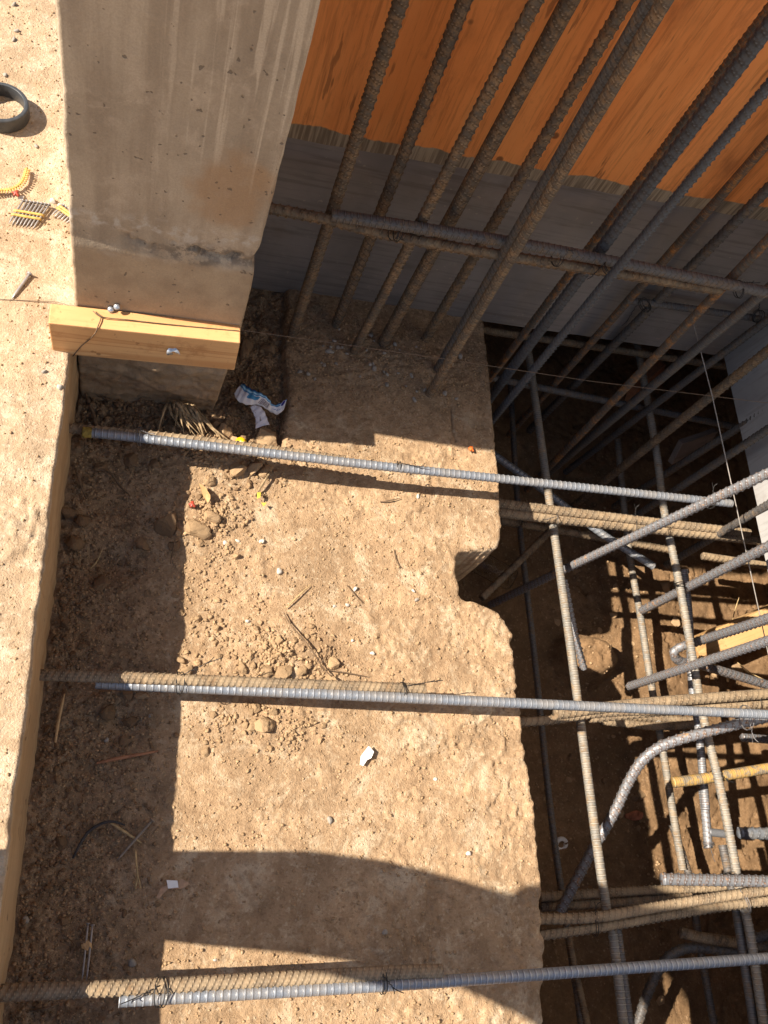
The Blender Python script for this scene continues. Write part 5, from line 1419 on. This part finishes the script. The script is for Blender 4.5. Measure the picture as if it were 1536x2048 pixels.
# torn drink packet
def packet():
    def px(u, v, z): return None
    top = [(0.1804, 0.8892, 0.0300), (0.1941, 0.8771, 0.0360), (0.2099, 0.8671, 0.0410), (0.2241, 0.8603, 0.0420), (0.2365, 0.8526, 0.0360), (0.2447, 0.8511, 0.0240), (0.2560, 0.8516, 0.0300), (0.2695, 0.8561, 0.0460)]
    bot = [(0.1648, 0.8659, 0.0240), (0.1719, 0.8483, 0.0280), (0.1923, 0.8407, 0.0280), (0.2127, 0.8445, 0.0260), (0.2278, 0.8417, 0.0220), (0.2415, 0.8386, 0.0140), (0.2557, 0.8335, 0.0160), (0.2655, 0.8377, 0.0300)]
    def surf(top, bot, nu, nv, arch):
        T_, _ = path(top, 1e-9 + np.linalg.norm(np.diff(np.array(top), axis=0), axis=1).sum() / nu, True)
        B_, _ = path(bot, 1e-9 + np.linalg.norm(np.diff(np.array(bot), axis=0), axis=1).sum() / nu, True)
        T_ = T_[np.linspace(0, len(T_) - 1, nu + 1).astype(int)]; B_ = B_[np.linspace(0, len(B_) - 1, nu + 1).astype(int)]
        V, UV, F = [], [], []
        for i in range(nu + 1):
            for j in range(nv + 1):
                v = j / nv
                p = B_[i] * (1 - v) + T_[i] * v
                p = p + np.array([0, 0, arch * math.sin(math.pi * v) + 0.0016 * math.sin(i * 1.3 + v * 5)])
                V.append(p); UV.append((i / nu, v))
        for i in range(nu):
            for j in range(nv):
                a = i * (nv + 1) + j
                F.append((a, a + nv + 1, a + nv + 2, a + 1))
        return V, F, UV
    t = empty('torn_packet', (0.2185, 0.8603, 0.0200)); tag(t, 'torn white and blue packet with a barcode beside the pier foot', 'packet')
    n = N('printed_packet', 0.4, 0.45)
    s = n.sep(n.co('UV'))
    u, v = s[0], s[1]
    def box(u0, u1, v0, v1, soft=0.008):
        f = n.math('MULTIPLY', n.ramp(u, u0 - soft, u0), n.ramp(u, u1 + soft, u1))
        return n.math('MULTIPLY', f, n.math('MULTIPLY', n.ramp(v, v0 - 0.03, v0), n.ramp(v, v1 + 0.03, v1)))
    wave = n.math('MULTIPLY', n.math('SINE', n.math('MULTIPLY', u, 9.0)), 0.07)
    vv = n.math('ADD', v, wave)
    c = n.mix(n.ramp(n.noise(40, 3), 0.35, 0.7), (0.62, 0.58, 0.56), (0.72, 0.70, 0.70))
    c = n.mix(n.ramp(vv, 0.66, 0.69), c, (0.03, 0.19, 0.38))
    c = n.mix(n.math('MULTIPLY', n.ramp(vv, 0.76, 0.79), n.ramp(vv, 0.90, 0.87)), c, (0.30, 0.52, 0.66))
    c = n.mix(n.ramp(vv, 0.955, 0.975), c, (0.02, 0.07, 0.22))
    c = n.mix(box(0.24, 0.43, 0.38, 0.62), c, (0.03, 0.20, 0.36))
    c = n.mix(box(0.44, 0.68, 0.10, 0.66), c, (0.60, 0.57, 0.57))
    bars = n.ramp(n.noise(1.0, 2, 0.9, vec=n.mapped((95, 0.001, 1), kind='UV')), 0.47, 0.50)
    c = n.mix(n.math('MULTIPLY', box(0.47, 0.66, 0.16, 0.60), bars), c, (0.10, 0.08, 0.10))
    du = n.math('MULTIPLY', n.math('SUBTRACT', u, 0.93), 1.7); dv = n.math('MULTIPLY', n.math('SUBTRACT', v, 0.72), 0.42)
    rr = n.math('SQRT', n.math('ADD', n.math('MULTIPLY', du, du), n.math('MULTIPLY', dv, dv)))
    c = n.mix(n.ramp(rr, 0.115, 0.105), c, (0.66, 0.66, 0.72))
    c = n.mix(n.ramp(rr, 0.085, 0.075), c, (0.03, 0.04, 0.28))
    txt = n.ramp(n.noise(1.0, 2, 0.8, vec=n.mapped((60, 9, 1), kind='UV')), 0.52, 0.55)
    c = n.mix(n.math('MULTIPLY', box(0.75, 0.92, 0.28, 0.40), txt), c, (0.05, 0.16, 0.40))
    c = n.mix(n.math('MULTIPLY', box(0.06, 0.22, 0.30, 0.70), n.math('MULTIPLY', txt, 0.5)), c, (0.35, 0.38, 0.45))
    n.color(c)
    base = Vector((0.2185, 0.8603, 0.0200))
    V, F, UV = surf(top, bot, 44, 10, 0.004)
    a = obj('front_flap', [tuple(Vector(p) - base) for p in V], F, n.m, t, True, UV)
    m = a.modifiers.new('thickness', 'SOLIDIFY'); m.thickness = 0.0006
    top2 = [(0.2158, 0.8438, 0.0260), (0.2263, 0.8324, 0.0260), (0.2336, 0.8204, 0.0200), (0.2406, 0.8104, 0.0100)]
    bot2 = [(0.1982, 0.8402, 0.0220), (0.2060, 0.8261, 0.0200), (0.2112, 0.8161, 0.0140), (0.2128, 0.8010, 0.0060)]
    n2 = N('packet_inside', 0.45, 0.4)
    s2 = n2.sep(n2.co('UV'))
    hole = n2.ramp(n2.noise(3.2, 2, 0.5, vec=n2.mapped((1, 1.2, 1), kind='UV')), 0.60, 0.63)
    hole = n2.math('MULTIPLY', hole, n2.ramp(s2[1], 0.75, 0.6))
    n2.color(n2.mix(n2.math('MULTIPLY', hole, 0.9), n2.mix(n2.noise(30, 3), (0.50, 0.48, 0.52), (0.66, 0.64, 0.68)), (0.16, 0.10, 0.07)))
    V, F, UV = surf(top2, bot2, 18, 8, 0.003)
    b = obj('torn_flap', [tuple(Vector(p) - base) for p in V], F, n2.m, t, True, UV)
    m = b.modifiers.new('thickness', 'SOLIDIFY'); m.thickness = 0.0006
packet()

# bottle in the pit by the notch
def bottle():
    n = N('clear_plastic', 0.08, 0.5)
    n.b.inputs['Transmission Weight'].default_value = 1.0
    n.b.inputs['IOR'].default_value = 1.15
    n.color((0.97, 0.98, 0.98))
    prof = [(0.0, 0.012), (0.018, 0.004), (0.029, 0.0), (0.0325, 0.006), (0.0325, 0.03), (0.031, 0.034), (0.0325, 0.038), (0.0325, 0.062), (0.031, 0.066), (0.0325, 0.07), (0.0325, 0.125), (0.026, 0.152), (0.014, 0.172), (0.0125, 0.195)]
    n_ = 28; V, F = [], []
    for r, z in prof:
        for i in range(n_):
            a = 2 * math.pi * i / n_
            V.append((r * math.cos(a), r * math.sin(a), z))
    for k in range(len(prof) - 1):
        for i in range(n_):
            j = (i + 1) % n_
            F.append((k * n_ + i, k * n_ + j, (k + 1) * n_ + j, (k + 1) * n_ + i))
    o = obj('plastic_bottle', V, F, n.m, smooth=True)
    m = o.modifiers.new('thickness', 'SOLIDIFY'); m.thickness = 0.0012
    a = Vector((1.0136, 0.6837, -0.5000)); b = Vector((0.9044, 0.7354, -0.5000))
    o.location = a
    o.rotation_euler = (b - a).to_track_quat('Z', 'Y').to_euler()
    tag(o, 'clear plastic bottle lying in the dark under the slab notch', 'bottle')
bottle()

# brick fragment
p = (1.3358, 0.0582, -0.5550)
V, F = lump_template(77, 3, 10, 0.08)
o = obj('brick_fragment', (V * np.array([0.030, 0.016, 0.014])).tolist(), F.tolist(), M_BRICK, loc=(p[0], p[1], ground_z(p[0], p[1]) + 0.006))
o.rotation_euler = (0, 0, 0.1)
tag(o, 'broken piece of red brick in the shaded pit', 'brick')

# scraps on the footing
def flake(name, label, pts, th, mat, cat, group=None):
    o = sheet_poly(name, [(a, b, c + 0.004) for a, b, c in settle(pts)], th, mat)
    return tag(o, label, cat, group)
flake('white_flake', 'white flat flake in the sun on the lower footing', [(0.4326, 0.1740, 0.0120), (0.4427, 0.1644, 0.0120), (0.4370, 0.1531, 0.0110), (0.4299, 0.1499, 0.0090), (0.4221, 0.1395, 0.0090), (0.4168, 0.1422, 0.0080), (0.4182, 0.1567, 0.0110)], 0.002, M_WHITE, 'flake')
t = flake('torn_paper', 'torn tan paper with a white label in the shade', [(0.0749, -0.0591, 0.0060), (0.0815, -0.0448, 0.0100), (0.0912, -0.0415, 0.0130), (0.1075, -0.0407, 0.0140), (0.1116, -0.0328, 0.0160), (0.1181, -0.0367, 0.0160), (0.1257, -0.0408, 0.0120), (0.1174, -0.0471, 0.0120), (0.1049, -0.0480, 0.0120), (0.0931, -0.0467, 0.0120), (0.0846, -0.0544, 0.0080), (0.0797, -0.0615, 0.0060)], 0.0008, M_PAPER, 'paper')
sheet_poly('label', [(a, b, c + 0.0058) for a, b, c in settle([(0.0890, -0.0340, 0.0165), (0.1062, -0.0355, 0.0168), (0.1084, -0.0458, 0.0155), (0.0922, -0.0466, 0.0150)])], 0.0006, M_WHITE, t)
flake('wood_chip', 'flat pale wood chip standing below the rear bar', [(0.1054, 0.6596, 0.0220), (0.1167, 0.6526, 0.0260), (0.1269, 0.6348, 0.0260), (0.1277, 0.6291, 0.0200), (0.1242, 0.6217, 0.0120), (0.1145, 0.6350, 0.0180)], 0.004, M_CHIP, 'wood chip')
flake('yellow_leaf', 'yellow leaf scrap below the rear bar, upper of two', [(0.2178, 0.6550, 0.0160), (0.2253, 0.6559, 0.0180), (0.2247, 0.6456, 0.0170), (0.2184, 0.6420, 0.0140)], 0.0005, M_LEAF, 'leaf', 'yellow leaf scraps')
flake('yellow_leaf', 'yellow leaf scrap below the rear bar, lower of two', [(0.2265, 0.6347, 0.0130), (0.2370, 0.6348, 0.0150), (0.2318, 0.6271, 0.0120)], 0.0005, M_LEAF, 'leaf', 'yellow leaf scraps')
# yellow cap: a short tube cut open
c = (0.1834, 0.7593, 0.0300)
prof = []
V, F = [], []
n_ = 20
for (r, z) in ((0.0085, -0.012), (0.0098, -0.004), (0.0085, 0.006), (0.0045, 0.011), (0.0, 0.012)):
    for i in range(n_):
        a = 2 * math.pi * i / n_
        V.append((r * math.cos(a), r * math.sin(a), z))
for k in range(4):
    for i in range(n_):
        j = (i + 1) % n_
        F.append((k * n_ + i, k * n_ + j, (k + 1) * n_ + j, (k + 1) * n_ + i))
o = obj('plastic_plug', V, F, M_YPLAS2, smooth=True, loc=(c[0], c[1], ground_z(c[0], c[1]) + 0.030))
o.rotation_euler = (0.5, 0.3, 0)
m = o.modifiers.new('thickness', 'SOLIDIFY'); m.thickness = 0.0012
tag(o, 'bright yellow plastic plug stuck among clods behind the rear bar', 'plastic cap')

STK = [
    ('stick', 'reddish splinter in the shaded soil below the middle pair', [(-0.0333, 0.1475, 0.0080), (0.0102, 0.1565, 0.0120), (0.0627, 0.1660, 0.0120)], 0.0030, M_RED_WOOD, 'splinter'),
    ('stick', 'tan splinter standing along the foot of the ledge', [(-0.1011, 0.1800, 0.0040), (-0.0993, 0.2162, 0.0100), (-0.0949, 0.2583, 0.0140)], 0.0028, M_CHIP, 'splinter'),
    ('stick', 'pale splinter under the loose nail', [(-0.0032, 0.0540, 0.0100), (0.0196, 0.0397, 0.0120), (0.0465, 0.0224, 0.0100)], 0.0024, M_STRAW, 'splinter'),
    ('stick', 'long brown stick under the timber by the ledge', [(-0.1166, 0.8359, 0.0120), (-0.1001, 0.7974, 0.0160), (-0.0894, 0.7598, 0.0120)], 0.0042, M_TWIG, 'stick'),
    ('twig', 'thin twig lying under the timber', [(-0.0954, 0.8355, 0.0140), (-0.0670, 0.8272, 0.0180), (-0.0362, 0.8269, 0.0140)], 0.0016, M_TWIG, 'twig'),
    ('twig', 'dark twig leaning by the ledge below the rear pair', [(-0.1191, 0.6704, 0.0120), (-0.1082, 0.6425, 0.0200), (-0.0944, 0.6141, 0.0120)], 0.0030, M_TWIG, 'twig'),
    ('twig', 'curved dark twig in shade below the rear pair', [(-0.0901, 0.6806, 0.0120), (-0.0562, 0.6699, 0.0160), (-0.0383, 0.6481, 0.0160), (-0.0210, 0.6341, 0.0120)], 0.0024, M_TWIG, 'twig'),
    ('twig', 'thin twig at the shadow edge left of the footing', [(0.0627, 0.5004, 0.0120), (0.0661, 0.5299, 0.0150), (0.0698, 0.5558, 0.0180)], 0.0016, M_TWIG, 'twig'),
    ('twig', 'pale root at the dark hollow by the ledge', [(-0.0765, 0.4888, 0.0080), (-0.0668, 0.5045, 0.0140), (-0.0586, 0.5268, 0.0120)], 0.0013, M_STRAW, 'twig'),
    ('twig', 'long dry twig beside the loose pile', [(0.2754, 0.4177, 0.0080), (0.2877, 0.3926, 0.0140), (0.3064, 0.3691, 0.0160), (0.3291, 0.3407, 0.0160), (0.3474, 0.3146, 0.0140), (0.3795, 0.2874, 0.0100)], 0.0015, M_TWIG, 'twig'),
    ('twig', 'short branch crossing the long dry twig', [(0.3631, 0.3583, 0.0100), (0.3542, 0.3382, 0.0140), (0.3427, 0.3210, 0.0140)], 0.0012, M_TWIG, 'twig'),
    ('twig', 'curved thin twig below the long dry one', [(0.3573, 0.3106, 0.0120), (0.3903, 0.3073, 0.0140), (0.4348, 0.3017, 0.0100)], 0.0012, M_TWIG, 'twig'),
    ('straw', 'short straw pointing up right above the loose pile', [(0.2795, 0.4271, 0.0060), (0.3035, 0.4527, 0.0100), (0.3272, 0.4766, 0.0080)], 0.0014, M_STRAW, 'straw'),
    ('straw', 'short straw in the middle of the footing', [(0.3999, 0.4799, 0.0040), (0.4149, 0.4616, 0.0070), (0.4315, 0.4451, 0.0040)], 0.0011, M_TWIG, 'straw'),
    ('twig', 'bundle of dry stalk below the rear bar', [(0.2148, 0.6519, 0.0100), (0.2278, 0.6734, 0.0180), (0.2435, 0.7042, 0.0160)], 0.0026, M_DEAD, 'twig'),
    ('twig', 'forked twig right of centre below the rear bar', [(0.4736, 0.6640, 0.0040), (0.4887, 0.6660, 0.0080), (0.5169, 0.6739, 0.0060)], 0.0015, M_TWIG, 'twig'),
    ('twig', 'thin bent root in the middle of the footing', [(0.5001, 0.5622, 0.0030), (0.5034, 0.5357, 0.0060), (0.5144, 0.5225, 0.0030)], 0.0009, M_TWIG, 'twig'),
    ('cord', 'black cord end curving up from the soil', [(-0.0560, 0.0037, 0.0060), (-0.0474, 0.0239, 0.0120), (-0.0356, 0.0426, 0.0160), (-0.0162, 0.0540, 0.0180), (0.0012, 0.0558, 0.0180), (0.0187, 0.0504, 0.0100)], 0.0026, M_BARK, 'cord'),
    ('twig', 'short twig by the nail pair', [(-0.0469, -0.1294, 0.0040), (-0.0404, -0.1214, 0.0080), (-0.0465, -0.1125, 0.0040)], 0.0014, M_TWIG, 'twig'),
    ('straw', 'brown straw beside the front pair at left', [(-0.0949, -0.2015, 0.0040), (-0.0742, -0.2001, 0.0080), (-0.0553, -0.1967, 0.0060)], 0.0018, M_TWIG, 'straw'),
    ('straw', 'pale straw in the sun under the hooked bar', [(1.7185, 0.4715, -0.5000), (1.7559, 0.4430, -0.5000), (1.8202, 0.4150, -0.5000)], 0.0018, M_STRAW, 'straw'),
    ('straw', 'pale straw standing beside the pine board', [(1.7272, 0.5925, -0.5000), (1.7298, 0.6259, -0.4800), (1.7360, 0.6592, -0.4600)], 0.0016, M_STRAW, 'straw'),
]
for nm, lb, pts, r, mat, cat in STK:
    stick(nm, lb, pts, r, mat, cat)
# forked straw
o = mesh_from('straw', [tube([(0.0380, 0.0122, 0.0100), (0.0412, -0.0101, 0.0120), (0.0440, -0.0264, 0.0100), (0.0417, -0.0453, 0.0060)], 0.0016, 6), tube([(0.0439, -0.0249, 0.0100), (0.0478, -0.0360, 0.0090), (0.0501, -0.0449, 0.0060)], 0.0013, 6)], M_STRAW)
tag(o, 'forked pale straw below the loose nail', 'straw')
# frayed stub of wood by the pier foot
parts = []
for k in range(34):
    f = rng.random()
    a = Vector((0.0392, 0.8292, 0.0200)).lerp(Vector((0.0850, 0.8217, 0.0200)), f)
    b = Vector((0.0501, 0.7643, 0.0150)).lerp(Vector((0.1470, 0.7581, 0.0150)), min(1.1, max(-0.2, f + rng.uniform(-0.55, 0.55))))
    b = a.lerp(b, rng.uniform(0.35, 1.0))
    mid = a.lerp(b, 0.5) + Vector((rng.uniform(-0.01, 0.01), 0, rng.uniform(0.004, 0.022)))
    e = b + Vector((rng.uniform(-0.02, 0.025), rng.uniform(-0.02, 0.012), rng.uniform(-0.012, 0.004)))
    parts.append(tube([a + Vector((rng.uniform(-0.008, 0.008), 0.012, -0.004)), mid, e], rng.uniform(0.0012, 0.0046), 5, 0.006, True, (0.8, 1, 0.7, 0.15)))
tag(mesh_from('frayed_stake', parts, M_DEAD, False), 'frayed splintered wooden stub at the foot of the pier', 'stub')

# ------------------------------------------------------------------ unseen sheet added on the ledge, outlined to cast shade over footing and pit
def offcut():
    prof = [(0.10, -0.10, 0.026), (0.434, -0.103, 0.026), (0.535, -0.117, 0.026), (0.645, -0.130, 0.026), (0.775, -0.152, 0.010), (0.89, -0.185, -0.018), (0.978, -0.222, -0.043), (1.004, -0.235, -0.047), (1.03, -0.249, -0.030), (1.08, -0.30, -0.030), (1.2, -0.50, -0.075), (1.37, -0.74, -0.080), (1.8, -0.9, -0.15), (2.0, -0.9, -0.2)]
    V, F = [], []
    P = np.array(prof)
    zz = np.linspace(P[0, 0], P[-1, 0], 60)
    for x in (-0.409, -0.391):
        for z in zz:
            a, b = np.interp(z, P[:, 0], P[:, 1]), np.interp(z, P[:, 0], P[:, 2])
            xx = x + 0.01 * math.sin(z * 3)
            V.append((xx, a, z)); V.append((xx, b, z))
    m = 2 * len(zz)
    for i in range(len(zz) - 1):
        a = 2 * i
        F += [(a, a + 1, a + 3, a + 2), (m + a + 1, m + a, m + a + 2, m + a + 3), (a, a + 2, m + a + 2, m + a), (a + 3, a + 1, m + a + 1, m + a + 3)]
    F += [(1, 0, m, m + 1), (m - 2, m - 1, 2 * m - 1, 2 * m - 2)]
    o = obj('shadow_caster', V, F, M_PINE2)
    tag(o, 'unseen curved sheet added on the ledge to shade the front of the footing', 'offcut')
offcut()
